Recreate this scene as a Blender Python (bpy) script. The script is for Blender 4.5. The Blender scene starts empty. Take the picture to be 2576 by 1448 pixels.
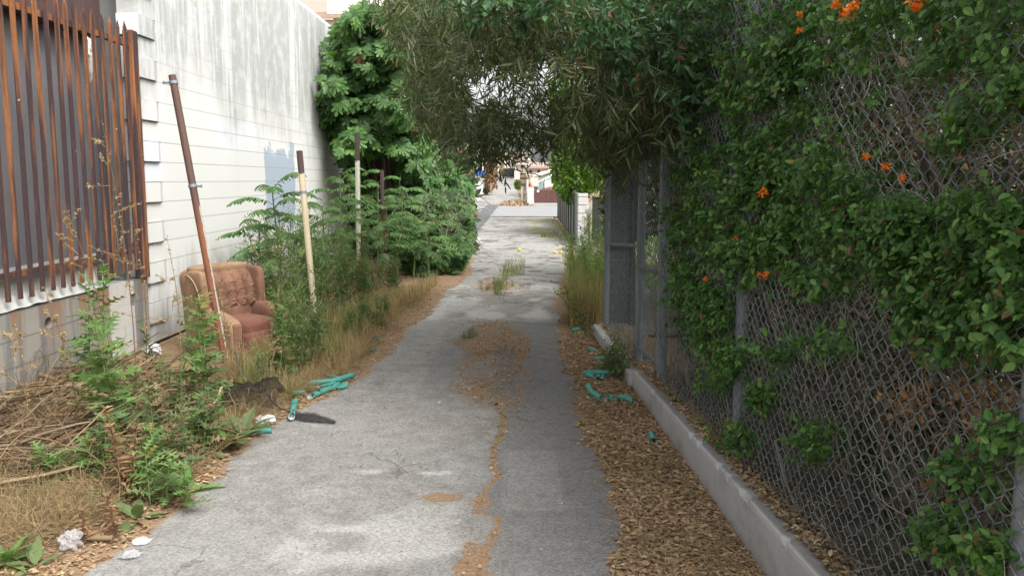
import bpy, math, random
import numpy as np
rng = np.random.default_rng(7); random.seed(7)
PI = math.pi
# ------------------------------------------------------------------ camera calibration (2575 x 1448 units)
F_ = 1949.0; H = 1.65; CX, CY = 1287.5, 674.0
PITCH = math.atan(222 / F_); SP, CP = math.sin(PITCH), math.cos(PITCH)
def ray(x, y):
    u = (x - CX) / F_; v = (y - CY) / F_
    return np.stack([u + 0 * v, CP - v * SP, -SP - v * CP], -1)
def G(x, y, z=0.0):                       # pixel -> point at height z
    d = ray(np.float64(x), np.float64(y)); t = (z - H) / d[..., 2]
    return np.array([t * d[0], t * d[1], z])
def V(x, y, Y):                           # pixel -> point at distance Y
    d = ray(np.asarray(x, float), np.asarray(y, float)); t = np.asarray(Y) / d[..., 1]
    return np.stack([t * d[..., 0], t * d[..., 1], H + t * d[..., 2]], -1)
def W(x, y, X0, Y0, dx):                  # pixel -> point on upright plane X = X0 + (Y-Y0) dx
    d = ray(np.asarray(x, float), np.asarray(y, float)); t = (X0 - Y0 * dx) / (d[..., 0] - d[..., 1] * dx)
    return np.stack([t * d[..., 0], t * d[..., 1], H + t * d[..., 2]], -1)
WALL = (-3.64, 7.9, 0.0115)
FEN = (1.22, 2.6, -0.047)
def WL(x, y, off=0): return W(x, y, WALL[0] + off, WALL[1], WALL[2])
def WF(x, y, off=0): return W(x, y, FEN[0] + off, FEN[1], FEN[2])
def fx(Y): return FEN[0] + (Y - FEN[1]) * FEN[2]
def wx(Y): return WALL[0] + (Y - WALL[1]) * WALL[2]
# ------------------------------------------------------------------ scene, props
C = bpy.context.scene.collection
def props(o, label=None, cat=None, group=None, kind=None):
    if label: o['label'] = label
    if cat: o['category'] = cat
    if group: o['group'] = group
    if kind: o['kind'] = kind
    return o
def thing(name, label, cat, loc=(0, 0, 0), group=None):
    o = bpy.data.objects.new(name, None); C.objects.link(o); o.location = loc
    o.empty_display_size = .1
    return props(o, label, cat, group)
class MB:
    def __init__(s): s.v = []; s.f = []; s.n = 0; s.sm = []
    def add(s, Vv, *Fs, smooth=False):
        Vv = np.asarray(Vv, float).reshape(-1, 3)
        for f in Fs:
            f = np.asarray(f, int)
            if f.size: s.f.append(f + s.n); s.sm.append(smooth)
        s.v.append(Vv); s.n += len(Vv); return s
    def merge(s, o):
        for f, m in zip(o.f, o.sm): s.f.append(f + s.n); s.sm.append(m)
        s.v += o.v; s.n += o.n; return s
    def verts(s): return np.concatenate(s.v)
    def build(s, name, mat, parent=None, label=None, cat=None, group=None, kind=None, attr=None, origin=None):
        Vv = s.verts()
        loc = np.zeros(3)
        if parent is not None:
            q = parent
            while q is not None: loc = loc + np.array(q.location); q = q.parent
        elif origin is not None: loc = np.array(origin, float)
        elif kind not in ('structure', 'stuff'):
            loc = np.array([Vv[:, 0].mean(), Vv[:, 1].mean(), Vv[:, 2].min()])
        me = bpy.data.meshes.new(name)
        me.vertices.add(len(Vv)); me.vertices.foreach_set('co', (Vv - loc).astype(np.float32).ravel())
        lp = np.concatenate([f.ravel() for f in s.f])
        cnt = np.concatenate([np.full(len(f), f.shape[1]) for f in s.f])
        sm = np.concatenate([np.full(len(f), m) for f, m in zip(s.f, s.sm)])
        st = np.concatenate([[0], np.cumsum(cnt)[:-1]])
        me.loops.add(len(lp)); me.loops.foreach_set('vertex_index', lp.astype(np.int32))
        me.polygons.add(len(cnt)); me.polygons.foreach_set('loop_start', st.astype(np.int32))
        me.polygons.foreach_set('use_smooth', sm)
        if attr:
            for k, a in attr.items():
                at = me.attributes.new(k, 'FLOAT', 'POINT'); at.data.foreach_set('value', np.asarray(a, np.float32))
        me.update(calc_edges=True); me.validate()
        me.materials.append(mat)
        o = bpy.data.objects.new(name, me); C.objects.link(o)
        if parent is not None: o.parent = parent
        else: o.location = loc
        return props(o, label, cat, group, kind)
# ------------------------------------------------------------------ shapes
def norm(a): return a / np.maximum(np.linalg.norm(a, axis=-1, keepdims=True), 1e-9)
def box(mb, x0, x1, y0, y1, z0, z1, bev=0.0):
    if bev <= 0:
        v = [(x, y, z) for z in (z0, z1) for y in (y0, y1) for x in (x0, x1)]
        f = [(0, 2, 3, 1), (4, 5, 7, 6), (0, 1, 5, 4), (2, 6, 7, 3), (0, 4, 6, 2), (1, 3, 7, 5)]
        mb.add(v, f); return mb
    b = bev; v = []; 
    for z, i in ((z0, b), (z0 + b, 0), (z1 - b, 0), (z1, b)):
        for (x, y) in ((x0 + b, y0 + i), (x1 - b, y0 + i), (x1 - i, y0 + b), (x1 - i, y1 - b), (x1 - b, y1 - i), (x0 + b, y1 - i), (x0 + i, y1 - b), (x0 + i, y0 + b)):
            v.append((x, y, z))
    q = [(8 * k + j, 8 * k + (j + 1) % 8, 8 * (k + 1) + (j + 1) % 8, 8 * (k + 1) + j) for k in range(3) for j in range(8)]
    mb.add(v, q, [tuple(range(7, -1, -1)), tuple(range(24, 32))]); return mb
def prism(mb, pts, ext):                  # polygon pts (n,3) extruded by vector
    p = np.asarray(pts, float); n = len(p); v = np.concatenate([p, p + np.asarray(ext)])
    q = [(i, (i + 1) % n, n + (i + 1) % n, n + i) for i in range(n)]
    mb.add(v, q, [tuple(range(n - 1, -1, -1))], [tuple(range(n, 2 * n))]); return mb
def tube(mb, pts, rad, sides=8, cap=True, smooth=True):
    p = np.asarray(pts, float); n = len(p); r = np.broadcast_to(np.asarray(rad, float), (n,))
    t = np.gradient(p, axis=0); t = norm(t)
    a = np.array([0, 0, 1.]) if abs(t[:, 2].mean()) < .85 else np.array([1., 0, 0])
    x = norm(np.cross(t, a)); y = np.cross(t, x)
    th = np.arange(sides) * 2 * PI / sides
    v = p[:, None] + r[:, None, None] * (np.cos(th)[None, :, None] * x[:, None] + np.sin(th)[None, :, None] * y[:, None])
    i = np.arange(n - 1)[:, None] * sides; j = np.arange(sides)[None]; k = (j + 1) % sides
    q = np.stack([i + j, i + k, i + sides + k, i + sides + j], -1).reshape(-1, 4)
    fs = [q]
    mb.add(v.reshape(-1, 3), q, smooth=smooth)
    if cap:
        mb.add(v[0], [tuple(range(sides))]); mb.add(v[-1], [tuple(range(sides - 1, -1, -1))])
    return mb
def multitube(mb, P, R, sides=3):         # P (T,n,3), R (T,n)
    T, n, _ = P.shape; t = norm(np.gradient(P, axis=1))
    a = norm(rng.normal(size=(T, 1, 3))); x = norm(np.cross(t, a)); y = np.cross(t, x)
    th = np.arange(sides) * 2 * PI / sides
    v = P[:, :, None] + R[:, :, None, None] * (np.cos(th)[:, None] * x[:, :, None] + np.sin(th)[:, None] * y[:, :, None])
    b = (np.arange(T) * n * sides)[:, None, None]; i = (np.arange(n - 1) * sides)[None, :, None]; j = np.arange(sides); k = (j + 1) % sides
    q = np.stack([b + i + j, b + i + k, b + i + sides + k, b + i + sides + j], -1).reshape(-1, 4)
    mb.add(v.reshape(-1, 3), q, smooth=True); return mb
def grid(mb, Vv, smooth=True):            # Vv (a,b,3)
    a, b, _ = Vv.shape; i = np.arange(a - 1)[:, None] * b; j = np.arange(b - 1)[None]
    q = np.stack([i + j, i + j + 1, i + b + j + 1, i + b + j], -1).reshape(-1, 4)
    mb.add(Vv.reshape(-1, 3), q, smooth=smooth); return mb
def frame(d, up):
    y = norm(d); z = norm(up - (up * y).sum(-1, keepdims=True) * y); x = np.cross(y, z)
    return np.stack([x, y, z], -1)
def place(mb, tpl, P, R, S, smooth=False):
    tv, *fs = tpl; n = len(P); k = len(tv)
    S = np.asarray(S, float).reshape(n, -1)
    if S.shape[1] == 1: S = np.repeat(S, 3, 1)
    loc = tv[None] * S[:, None, :]
    v = np.einsum('nij,nkj->nki', R, loc) + P[:, None]
    off = (np.arange(n) * k)[:, None, None]
    mb.add(v.reshape(-1, 3), *[(f[None] + off).reshape(-1, f.shape[1]) for f in fs], smooth=smooth); return mb
# leaf templates, unit length along +y, normal +z
def t_lance(w=.06, droop=.12):
    s = [(.0, .12), (.25, .9), (.6, 1.), (.85, .55)]; v = []
    for t, k in s:
        for sg in (-1, 0, 1): v.append((sg * w * k, t, -droop * t * t + (0 if sg == 0 else .25 * w * k)))
    v.append((0, 1., -droop))
    q = [(3 * i + a, 3 * i + a + 1, 3 * i + a + 4, 3 * i + a + 3) for i in range(3) for a in (0, 1)]
    return np.array(v), np.array([(9, 10, 12), (10, 11, 12)]), np.array(q)
def t_simple(w=.06, droop=.15):
    v = [(0, 0, 0), (-w, .4, -.1 * droop), (w, .4, -.1 * droop), (0, 1, -droop), (0, .45, .02 - .2 * w - .1 * droop)]
    return np.array(v), np.array([(0, 2, 4), (0, 4, 1), (4, 2, 3), (4, 3, 1)])
def t_ovate(w=.3, droop=.15, cup=.25):
    s = [(.0, .1), (.18, .75), (.42, 1.), (.7, .7), (.88, .32)]; v = []
    for t, k in s:
        for sg in (-1, 0, 1): v.append((sg * w * k, t, -droop * t * t + (0 if sg == 0 else cup * w * k)))
    v.append((0, 1.05, -droop * 1.15)); m = len(s)
    q = [(3 * i + a, 3 * i + a + 1, 3 * i + a + 4, 3 * i + a + 3) for i in range(m - 1) for a in (0, 1)]
    b = 3 * (m - 1)
    return np.array(v), np.array([(b, b + 1, b + 3), (b + 1, b + 2, b + 3)]), np.array(q)
def t_fig():
    lob = [(-2.15, .38), (-1.75, .62), (-1.3, .58), (-1.02, .36), (-.85, .72), (-.62, .86), (-.42, .76), (-.30, .42), (-.18, .9), (0, 1.08), (.18, .9), (.30, .42), (.42, .76), (.62, .86), (.85, .72), (1.02, .36), (1.3, .58), (1.75, .62), (2.15, .38)]
    v = [(0, .1, .0)]
    for a, r in lob:
        x, y = .72 * r * math.sin(a), .72 * r * math.cos(a) + .25
        v.append((x, y, -.25 * (x * x) - .16 * max(y, 0) ** 2 + (.03 if r > .7 else -.02)))
    v[0] = (0, .25, .05); v.append((0, -.02, 0))
    n = len(lob); f = [(0, i + 1, i) for i in range(1, n)] + [(0, n + 1, n), (0, 1, n + 1)]
    f = [(a, c, b) for a, b, c in f]
    return np.array(v), np.array(f)
def t_lobed(k=4, w=.26):                   # long toothed, deeply lobed weed leaf
    v = [(0, 0, 0)]; L = []
    for i in range(k):
        t = .15 + .75 * i / (k - 1); ww = w * (.55 + .9 * math.sin(PI * min(1, .25 + .7 * i / (k - 1))))
        L += [(ww * .2, t - .05), (ww * 1.15, t + .10), (ww * .22, t + .03)]
    R = [(x, t, .15 * x - .3 * t * t) for x, t in L]; Lf = [(-x, t, .15 * x - .3 * t * t) for x, t in L]
    sp = [(0, t, -.3 * t * t - .01) for x, t in L]
    n = len(L); v = R + sp + Lf + [(0, 0, 0), (0, 1, -.3)]
    f = []
    for i in range(n - 1):
        f += [(i, i + 1, n + i + 1), (i, n + i + 1, n + i), (n + i, n + i + 1, 2 * n + i + 1), (n + i, 2 * n + i + 1, 2 * n + i)]
    f += [(3 * n, 0, n), (3 * n, n, 2 * n), (n - 1, 3 * n + 1, 2 * n - 1), (2 * n - 1, 3 * n + 1, 3 * n - 1)]
    return np.array(v), np.array(f)
LANCE = t_lance(); SIMPLE = t_simple(); OVATE = t_ovate(); OVS = t_simple(.27, .2); FIG = t_fig(); LOBED = t_lobed(); LEAFLET = t_lance(.17, .25); BROAD = t_ovate(.17, .35, .3)
# ------------------------------------------------------------------ numpy noise
def vnoise(x, y, seed=0):
    xi = np.floor(x).astype(np.int64); yi = np.floor(y).astype(np.int64); xf = x - xi; yf = y - yi
    def h(a, b):
        n = (a * 374761393 + b * 668265263 + seed * 974634777) & 0x7fffffff
        n = ((n ^ (n >> 13)) * 1274126177) & 0x7fffffff
        return (n ^ (n >> 16)) % 10007 / 10007.
    u = xf * xf * (3 - 2 * xf); w = yf * yf * (3 - 2 * yf)
    return (h(xi, yi) * (1 - u) + h(xi + 1, yi) * u) * (1 - w) + (h(xi, yi + 1) * (1 - u) + h(xi + 1, yi + 1) * u) * w
def fbm(x, y, o=4, seed=0):
    s = 0; a = .5
    for k in range(o): s = s + a * vnoise(x * 2 ** k, y * 2 ** k, seed + k); a *= .5
    return s
def sst(a, b, x): t = np.clip((x - a) / (b - a), 0, 1); return t * t * (3 - 2 * t)
def inpoly(px, py, poly):
    poly = np.asarray(poly, float); ins = np.zeros(len(px), bool); j = len(poly) - 1
    for i in range(len(poly)):
        xi, yi = poly[i]; xj, yj = poly[j]
        c = ((yi > py) != (yj > py)) & (px < (xj - xi) * (py - yi) / (yj - yi + 1e-12) + xi); ins ^= c; j = i
    return ins
def sample(poly, n, soft=0):
    p = np.asarray(poly, float); out = []; k = 0
    while k < n:
        x = rng.uniform(p[:, 0].min(), p[:, 0].max(), n * 2); y = rng.uniform(p[:, 1].min(), p[:, 1].max(), n * 2)
        m = inpoly(x, y, p); out.append(np.stack([x[m], y[m]], 1)); k += m.sum()
    o = np.concatenate(out)[:n]
    return o + (rng.normal(size=o.shape) * soft if soft else 0)
# ------------------------------------------------------------------ materials
class NT:
    def __init__(s, name):
        s.m = bpy.data.materials.new(name); s.m.use_nodes = True; s.t = s.m.node_tree; s.t.nodes.clear()
        s.out = s.n('ShaderNodeOutputMaterial'); s._p = None
    def n(s, typ, ins=None, **pr):
        nd = s.t.nodes.new(typ)
        for k, v in pr.items(): setattr(nd, k, v)
        for k, v in (ins or {}).items():
            sk = nd.inputs[k]
            if isinstance(v, bpy.types.NodeSocket): s.t.links.new(v, sk)
            else: sk.default_value = (*v, 1) if isinstance(v, tuple) and len(v) == 3 and sk.type == 'RGBA' else v
        return nd
    def pos(s):
        if s._p is None: s._p = s.n('ShaderNodeNewGeometry').outputs['Position']
        return s._p
    def noise(s, scale, detail=4, rough=.6, vec=None, stretch=None, dist=0):
        vec = vec or s.pos()
        if stretch: vec = s.n('ShaderNodeMapping', {'Vector': vec, 'Scale': stretch}).outputs[0]
        return s.n('ShaderNodeTexNoise', {'Vector': vec, 'Scale': scale, 'Detail': detail, 'Roughness': rough, 'Distortion': dist}).outputs['Fac']
    def ramp(s, fac, stops, interp='LINEAR'):
        r = s.n('ShaderNodeValToRGB', {'Fac': fac}); r.color_ramp.interpolation = interp; e = r.color_ramp.elements
        while len(e) < len(stops): e.new(.5)
        for i, (p, c) in enumerate(stops):
            e[i].position = p; e[i].color = (*c, 1) if isinstance(c, tuple) else (c, c, c, 1)
        return r.outputs[0]
    def mix(s, fac, a, b, blend='MIX'):
        nd = s.n('ShaderNodeMix', data_type='RGBA', blend_type=blend)
        for i, v in ((0, fac), (6, a), (7, b)):
            if isinstance(v, bpy.types.NodeSocket): s.t.links.new(v, nd.inputs[i])
            else: nd.inputs[i].default_value = (*v, 1) if isinstance(v, tuple) else v
        return nd.outputs[2]
    def math(s, op, a, b=0., c=None, clamp=False):
        nd = s.n('ShaderNodeMath', operation=op, use_clamp=clamp)
        for i, v in enumerate((a, b) if c is None else (a, b, c)):
            if isinstance(v, bpy.types.NodeSocket): s.t.links.new(v, nd.inputs[i])
            else: nd.inputs[i].default_value = v
        return nd.outputs[0]
    def bump(s, h, strength=.4, dist=.01, nrm=None):
        d = {'Height': h, 'Strength': strength, 'Distance': dist}
        if nrm: d['Normal'] = nrm
        return s.n('ShaderNodeBump', d).outputs[0]
    def xyz(s):
        return s.n('ShaderNodeSeparateXYZ', {'Vector': s.pos()}).outputs
    def box01(s, v, a, b, soft):
        return s.math('MULTIPLY', s.maprange(v, a - soft, a + soft), s.maprange(v, b + soft, b - soft))
    def maprange(s, v, a, b, c=0., d=1.):
        return s.n('ShaderNodeMapRange', {'Value': v, 'From Min': a, 'From Max': b, 'To Min': c, 'To Max': d}).outputs[0]
    def attr(s, name): return s.n('ShaderNodeAttribute', attribute_name=name).outputs['Fac']
    def pbsdf(s, col, rough=.8, metal=0., nrm=None, spec=.3, alpha=None):
        d = {'Base Color': col, 'Roughness': rough, 'Metallic': metal, 'Specular IOR Level': spec}
        if nrm: d['Normal'] = nrm
        if alpha is not None: d['Alpha'] = alpha
        b = s.n('ShaderNodeBsdfPrincipled', d); s.t.links.new(b.outputs[0], s.out.inputs[0]); return s.m
def simple(name, c1, c2=None, scale=6, rough=.8, metal=0, bump=.2, bscale=60, spec=.3, stretch=None):
    t = NT(name); c2 = c2 or tuple(x * .7 for x in c1)
    f = t.noise(scale, 5, .65, stretch=stretch); col = t.ramp(f, [(.32, c2), (.68, c1)])
    return t.pbsdf(col, rough, metal, t.bump(t.noise(bscale, 3), bump, .004), spec)
def leafmat(name, cols, transl=.3, rough=.5, brown=.0, browncol=(.16, .09, .04), gloss=.35):
    t = NT(name); ri = t.n('ShaderNodeNewGeometry').outputs['Random Per Island']
    k = len(cols); col = t.ramp(ri, [((i + .5) / k, c) for i, c in enumerate(cols)])
    big = t.noise(1.3, 2); col = t.mix(t.maprange(big, .35, .65), col, t.mix(1., col, (.72, .78, .7), 'MULTIPLY'))
    if brown > 0:
        r2 = t.math('FRACT', t.math('MULTIPLY', ri, 37.17)); col = t.mix(t.math('LESS_THAN', r2, brown), col, browncol)
    pb = t.n('ShaderNodeBsdfPrincipled', {'Base Color': col, 'Roughness': rough, 'Specular IOR Level': gloss})
    tc = t.mix(1., col, (1.25, 1.35, .7), 'MULTIPLY')
    tr = t.n('ShaderNodeBsdfTranslucent', {'Color': tc})
    mx = t.n('ShaderNodeMixShader', {0: transl, 1: pb.outputs[0], 2: tr.outputs[0]})
    t.t.links.new(mx.outputs[0], t.out.inputs[0]); return t.m
M = {}
# alley surface
t = NT('worn_asphalt'); P = t.pos(); X, Y, Z = t.xyz()
agg = t.n('ShaderNodeTexVoronoi', {'Vector': P, 'Scale': 95.}).outputs['Color']
agg = t.n('ShaderNodeSeparateColor', {'Color': agg}).outputs[0]
fine = t.noise(260, 3, .7); med = t.noise(7, 6, .65); big = t.noise(1.1, 4, .55)
c = t.ramp(med, [(.25, (.17, .162, .148)), (.5, (.245, .236, .22)), (.75, (.325, .314, .292))])
c = t.mix(t.maprange(big, .4, .65, 0, .55), c, (.31, .31, .3))
c = t.mix(t.math('MULTIPLY', t.attr('pale'), t.maprange(Y, 4., 9., .75, .8)), c, (.48, .47, .45))
c = t.mix(t.math('MULTIPLY', t.attr('dark'), .86), c, t.mix(med, (.13, .13, .13), (.2, .198, .195)))
c = t.mix(t.maprange(agg, 0, 1, 0, .75), t.mix(1., c, (.68, .68, .68), 'MULTIPLY'), t.mix(1., c, (1.25, 1.24, 1.22), 'MULTIPLY'))
c = t.mix(t.maprange(fine, .62, .7), c, t.mix(1., c, (.42, .42, .42), 'MULTIPLY'))
c = t.mix(t.maprange(t.noise(310, 2, .6, stretch=(1, 1.3, 1)), .64, .7, 0, .7), c, (.55, .54, .52))
# cracks
wv = t.n('ShaderNodeVectorMath', {0: P, 1: t.n('ShaderNodeTexNoise', {'Vector': P, 'Scale': 3., 'Detail': 5.}).outputs['Color']}, operation='ADD').outputs[0]
vd = t.n('ShaderNodeTexVoronoi', {'Vector': t.n('ShaderNodeMapping', {'Vector': wv, 'Scale': (.62, .55, 0.)}).outputs[0], 'Scale': 1.2}, feature='DISTANCE_TO_EDGE').outputs['Distance']
crk = t.math('MULTIPLY', t.maprange(vd, .005, .001), t.maprange(t.noise(.9, 2), .5, .6))
vd2 = t.n('ShaderNodeTexVoronoi', {'Vector': t.n('ShaderNodeMapping', {'Vector': wv, 'Scale': (.75, 1.1, 0.)}).outputs[0], 'Scale': 1.5}, feature='DISTANCE_TO_EDGE').outputs['Distance']
crk2 = t.math('MULTIPLY', t.maprange(vd2, .075, .02), t.maprange(Y, 9.0, 12))
crk = t.math('MAXIMUM', crk, t.math('MULTIPLY', crk2, t.maprange(t.noise(1.7, 2), .36, .5)))
crk = t.math('MAXIMUM', crk, t.attr('crack'))
c = t.mix(t.math('MULTIPLY', crk, t.maprange(Y, 8, 12, .55, .8)), c, (.075, .065, .055))
dn = t.noise(38, 4, .75); du = t.math('MULTIPLY_ADD', t.math('SUBTRACT', dn, .5), 1.1, t.attr('dust'))
du = t.maprange(du, .38, .66)
dc = t.ramp(t.noise(70, 3, .7), [(.3, (.14, .085, .05)), (.5, (.26, .165, .095)), (.7, (.37, .25, .15))])
c = t.mix(t.math('MULTIPLY', du, .92), c, dc)
gs = t.attr('moss'); c = t.mix(gs, c, t.ramp(dn, [(.35, (.12, .14, .045)), (.65, (.3, .29, .13))]))
hb = t.math('ADD', t.math('MULTIPLY', agg, .35), t.math('MULTIPLY', fine, .5)); hb = t.math('SUBTRACT', hb, t.math('MULTIPLY', crk, 2.))
M['alley'] = t.pbsdf(c, .93, 0, t.bump(hb, .55, .006), .15)
# dirt with leaf litter
t = NT('litter_dirt'); dn = t.noise(45, 4, .75)
c = t.ramp(t.noise(60, 4, .75), [(.28, (.12, .08, .05)), (.48, (.25, .17, .1)), (.66, (.4, .285, .175))])
c = t.mix(t.maprange(t.noise(2.2, 4), .4, .6, 0, .6), c, (.16, .115, .075))
M['dirt'] = t.pbsdf(c, .95, 0, t.bump(dn, .8, .02), .1)
M['lot'] = simple('shaded_lot_soil', (.12, .105, .075), (.07, .065, .045), 2)  # soil darkened: shade under the hedge and behind the gate put into its colour
M['hill'] = simple('dry_hillside', (.3, .26, .17), (.16, .16, .09), 1.5)
M['street'] = simple('street_asphalt', (.28, .28, .28), (.22, .22, .22), 2, .9, bscale=120)
M['patch'] = simple('asphalt_patch', (.12, .123, .13), (.1, .1, .105), 3, .9)
M['faralley'] = simple('far_alley_concrete', (.33, .32, .3), (.19, .185, .17), .9, .9, stretch=(1, .5, 1))
M['sidewalk'] = simple('sidewalk_concrete', (.4, .39, .37), (.33, .32, .3), 2, .9)
# white painted block wall
t = NT('white_block'); X, Y, Z = t.xyz()
bv = t.n('ShaderNodeCombineXYZ', {'X': Y, 'Y': Z, 'Z': 0.}).outputs[0]
br = t.n('ShaderNodeTexBrick', {'Vector': bv, 'Color1': (1, 1, 1), 'Color2': (.94, .94, .94), 'Mortar': (0, 0, 0), 'Scale': 1., 'Mortar Size': .0035, 'Mortar Smooth': .3, 'Brick Width': .4064, 'Row Height': .2032, 'Bias': 0.}, offset=.5)
mort = br.outputs['Fac']
zf = t.math('FRACT', t.math('DIVIDE', Z, .2032)); bed = t.math('GREATER_THAN', t.math('ABSOLUTE', t.math('SUBTRACT', zf, .5)), .5 - .024)
c = t.mix(t.noise(1.5, 4), (.7, .7, .68), (.64, .64, .615))
bc = t.n('ShaderNodeSeparateColor', {'Color': br.outputs['Color']}).outputs[0]

blk = t.n('ShaderNodeTexWhiteNoise', {'Vector': t.n('ShaderNodeVectorMath', {0: t.n('ShaderNodeVectorMath', {0: bv, 1: (.4064, .2032, 1.)}, operation='DIVIDE').outputs[0]}, operation='FLOOR').outputs[0]}).outputs[0]
drip = t.noise(1., 6, .7, stretch=(1, 4.2, .33)); drip2 = t.noise(1., 5, .6, stretch=(1, 14, .8))
hm = t.maprange(t.math('ADD', Z, t.math('MULTIPLY', t.math('SUBTRACT', t.noise(1.5, 4, .6, stretch=(1, 1, .5)), .5), 2.4)), 2.3, 3.0)
st = t.maprange(t.math('ADD', t.math('MULTIPLY', drip, .6), t.math('MULTIPLY', drip2, .4)), .38, .5)
st = t.math('MULTIPLY', st, t.math('MULTIPLY_ADD', hm, .85, t.math('MULTIPLY', t.maprange(drip, .55, .7), .1)))
st = t.math('MULTIPLY', st, t.maprange(t.noise(4.5, 3), .3, .52, .45, 1.))
c = t.mix(st, c, (.35, .36, .35))
low = t.maprange(t.math('ADD', Z, t.math('MULTIPLY', t.math('SUBTRACT', drip, .5), 1.6))      , .75, .15); c = t.mix(t.math('MULTIPLY', low, .8), c, (.25, .255, .255))
a = WL(667, 480); b = WL(727, 385)
wn = t.math('MULTIPLY', t.math('SUBTRACT', t.noise(1.9, 4, vec=bv), .5), .9)
pm = t.math('MULTIPLY', t.box01(t.math('ADD', Y, t.math('MULTIPLY', wn, .4)), a[1], b[1] + .25, .02), t.box01(t.math('ADD', Z, wn), .95, b[2] + .04, .015))
c = t.mix(pm, c, (.37, .43, .5))
lav = t.math('MULTIPLY', t.box01(Y, 9.6, 12.2, .4), t.box01(Z, 1.98, 2.4, .06)); c = t.mix(t.math('MULTIPLY', lav, t.maprange(t.noise(1.3), .4, .6, 0, .55)), c, (.66, .72, .83))
lv2 = t.math('MULTIPLY', t.box01(Y, 7.65, 8.12, .03), t.box01(Z, 1.62, 2.03, .01)); c = t.mix(t.math('MULTIPLY', lv2, .5), c, (.68, .72, .86))
c = t.mix(t.math('MULTIPLY', bed, .62), c, (.28, .275, .26))
c = t.mix(t.math('MULTIPLY', mort, t.maprange(Z, 2.2, 3.0, .05, .5)), c, (.78, .78, .76))
hh = t.math('ADD', t.math('MULTIPLY', t.noise(90, 3), .15), t.math('MULTIPLY', t.math('SUBTRACT', 1., t.math('MAXIMUM', bed, t.math('MULTIPLY', mort, t.maprange(Z, 2.2, 3., .04, .3)))), 1.))
M['whitewall'] = t.pbsdf(c, .75, 0, t.bump(hh, .5, .008), .25)
# grey low block wall with rust runs
t = NT('stained_block'); X, Y, Z = t.xyz()
bv = t.n('ShaderNodeCombineXYZ', {'X': Y, 'Y': t.math('ADD', Z, .132), 'Z': 0.}).outputs[0]
br = t.n('ShaderNodeTexBrick', {'Vector': bv, 'Color1': (1, 1, 1), 'Color2': (.8, .8, .8), 'Mortar': (0, 0, 0), 'Scale': 1., 'Mortar Size': .006, 'Mortar Smooth': .3, 'Brick Width': 1.2, 'Row Height': .2032, 'Bias': 0.}, offset=.5)
c = t.mix(t.noise(3, 5), (.34, .325, .285), (.22, .21, .18))
c = t.mix(t.math('MULTIPLY', t.maprange(t.noise(1., 5, .6, stretch=(1, 5, .25)), .43, .52), t.maprange(Z, .3, .68, .1, .85)), c, (.24, .125, .06))
c = t.mix(t.maprange(t.noise(1., 5, .65, stretch=(1, 9, .5)), .5, .62, 0, .8), c, (.15, .155, .16))
c = t.mix(t.math('MULTIPLY', br.outputs['Fac'], .7), c, (.1, .1, .1))
lw = t.box01(Y, 6.95, 7.4, .01); c = t.mix(t.math('MULTIPLY', lw, .6), c, (.62, .62, .59))
M['lowwall'] = t.pbsdf(c, .85, 0, t.bump(t.noise(70, 3), .4, .004), .2)
# rust
def rustmat(name, cr=(.27, .085, .03), cd=(.055, .03, .028), s=3.2):
    t = NT(name); f = t.noise(1., 4, .55, stretch=(s * 6, s * 6, s * .45)); g = t.noise(40, 4, .7)
    c = t.ramp(f, [(.46, cd), (.53, tuple(.45 * (a + b) for a, b in zip(cr, cd))), (.61, cr)])
    c = t.mix(t.maprange(g, .45, .65, 0, .5), c, t.mix(1., c, (1.35, 1.5, 1.4), 'MULTIPLY'))
    c = t.mix(t.maprange(t.noise(11, 3), .72, .74), c, (.55, .53, .5))
    return t.pbsdf(c, .8, 0, t.bump(g, .5, .003), .25)
M['rust'] = rustmat('rusted_steel', (.25, .1, .042), (.055, .034, .036), 2.4); M['rustdark'] = rustmat('dark_rusted_steel', (.11, .055, .035), (.07, .05, .042))
M['brownpanel'] = simple('dark_brown_panel', (.1, .06, .055), (.06, .038, .036), 2, .6, bump=.1, stretch=(1, 4, .3))
t = NT('grey_stucco'); c = t.mix(t.noise(1.2, 5, .65, stretch=(1, 1, .6)), (.2, .2, .21), (.11, .11, .117)); g = t.noise(130, 4, .7)
c = t.mix(t.maprange(g, .5, .7, 0, .5), c, (.27, .27, .28))
M['stucco'] = t.pbsdf(c, .9, 0, t.bump(g, .8, .006), .2)
def polemat(name, zcut, paint, rust1=(.28, .09, .035), dark=(.075, .05, .042), zrust=-1, side=None):
    t = NT(name); X, Y, Z = t.xyz(); g = t.noise(18, 5, .7)
    zz = t.math('ADD', Z, t.math('MULTIPLY', t.math('SUBTRACT', g, .5), .16))
    r = t.mix(t.maprange(t.noise(9, 4), .42, .6), dark, rust1) if side is None else t.mix(t.maprange(zz, 1.5, 1.2), t.mix(t.noise(9, 4), dark, (.13, .07, .05)), t.mix(t.noise(9, 4), rust1, dark))
    pc = t.mix(g, paint, tuple(x * .72 for x in paint))
    if side is None: c = t.mix(t.maprange(zz, zcut + .01, zcut - .01), dark, pc)
    else:
        nx = t.n('ShaderNodeSeparateXYZ', {'Vector': t.n('ShaderNodeNewGeometry').outputs['Normal']}).outputs[0]
        m = t.math('MULTIPLY', t.maprange(t.math('ADD', nx, t.math('MULTIPLY', t.math('SUBTRACT', g, .5), .5)), .82, .87), t.maprange(zz, zcut + .01, zcut - .01)); c = t.mix(m, r, pc)
    c = t.mix(t.math('MULTIPLY', t.maprange(zz, zrust + .02, zrust - .25), t.maprange(t.noise(7, 3), .42, .5)), c, rust1)
    return t.pbsdf(c, .7, 0, t.bump(g, .3, .003), .3)
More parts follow.
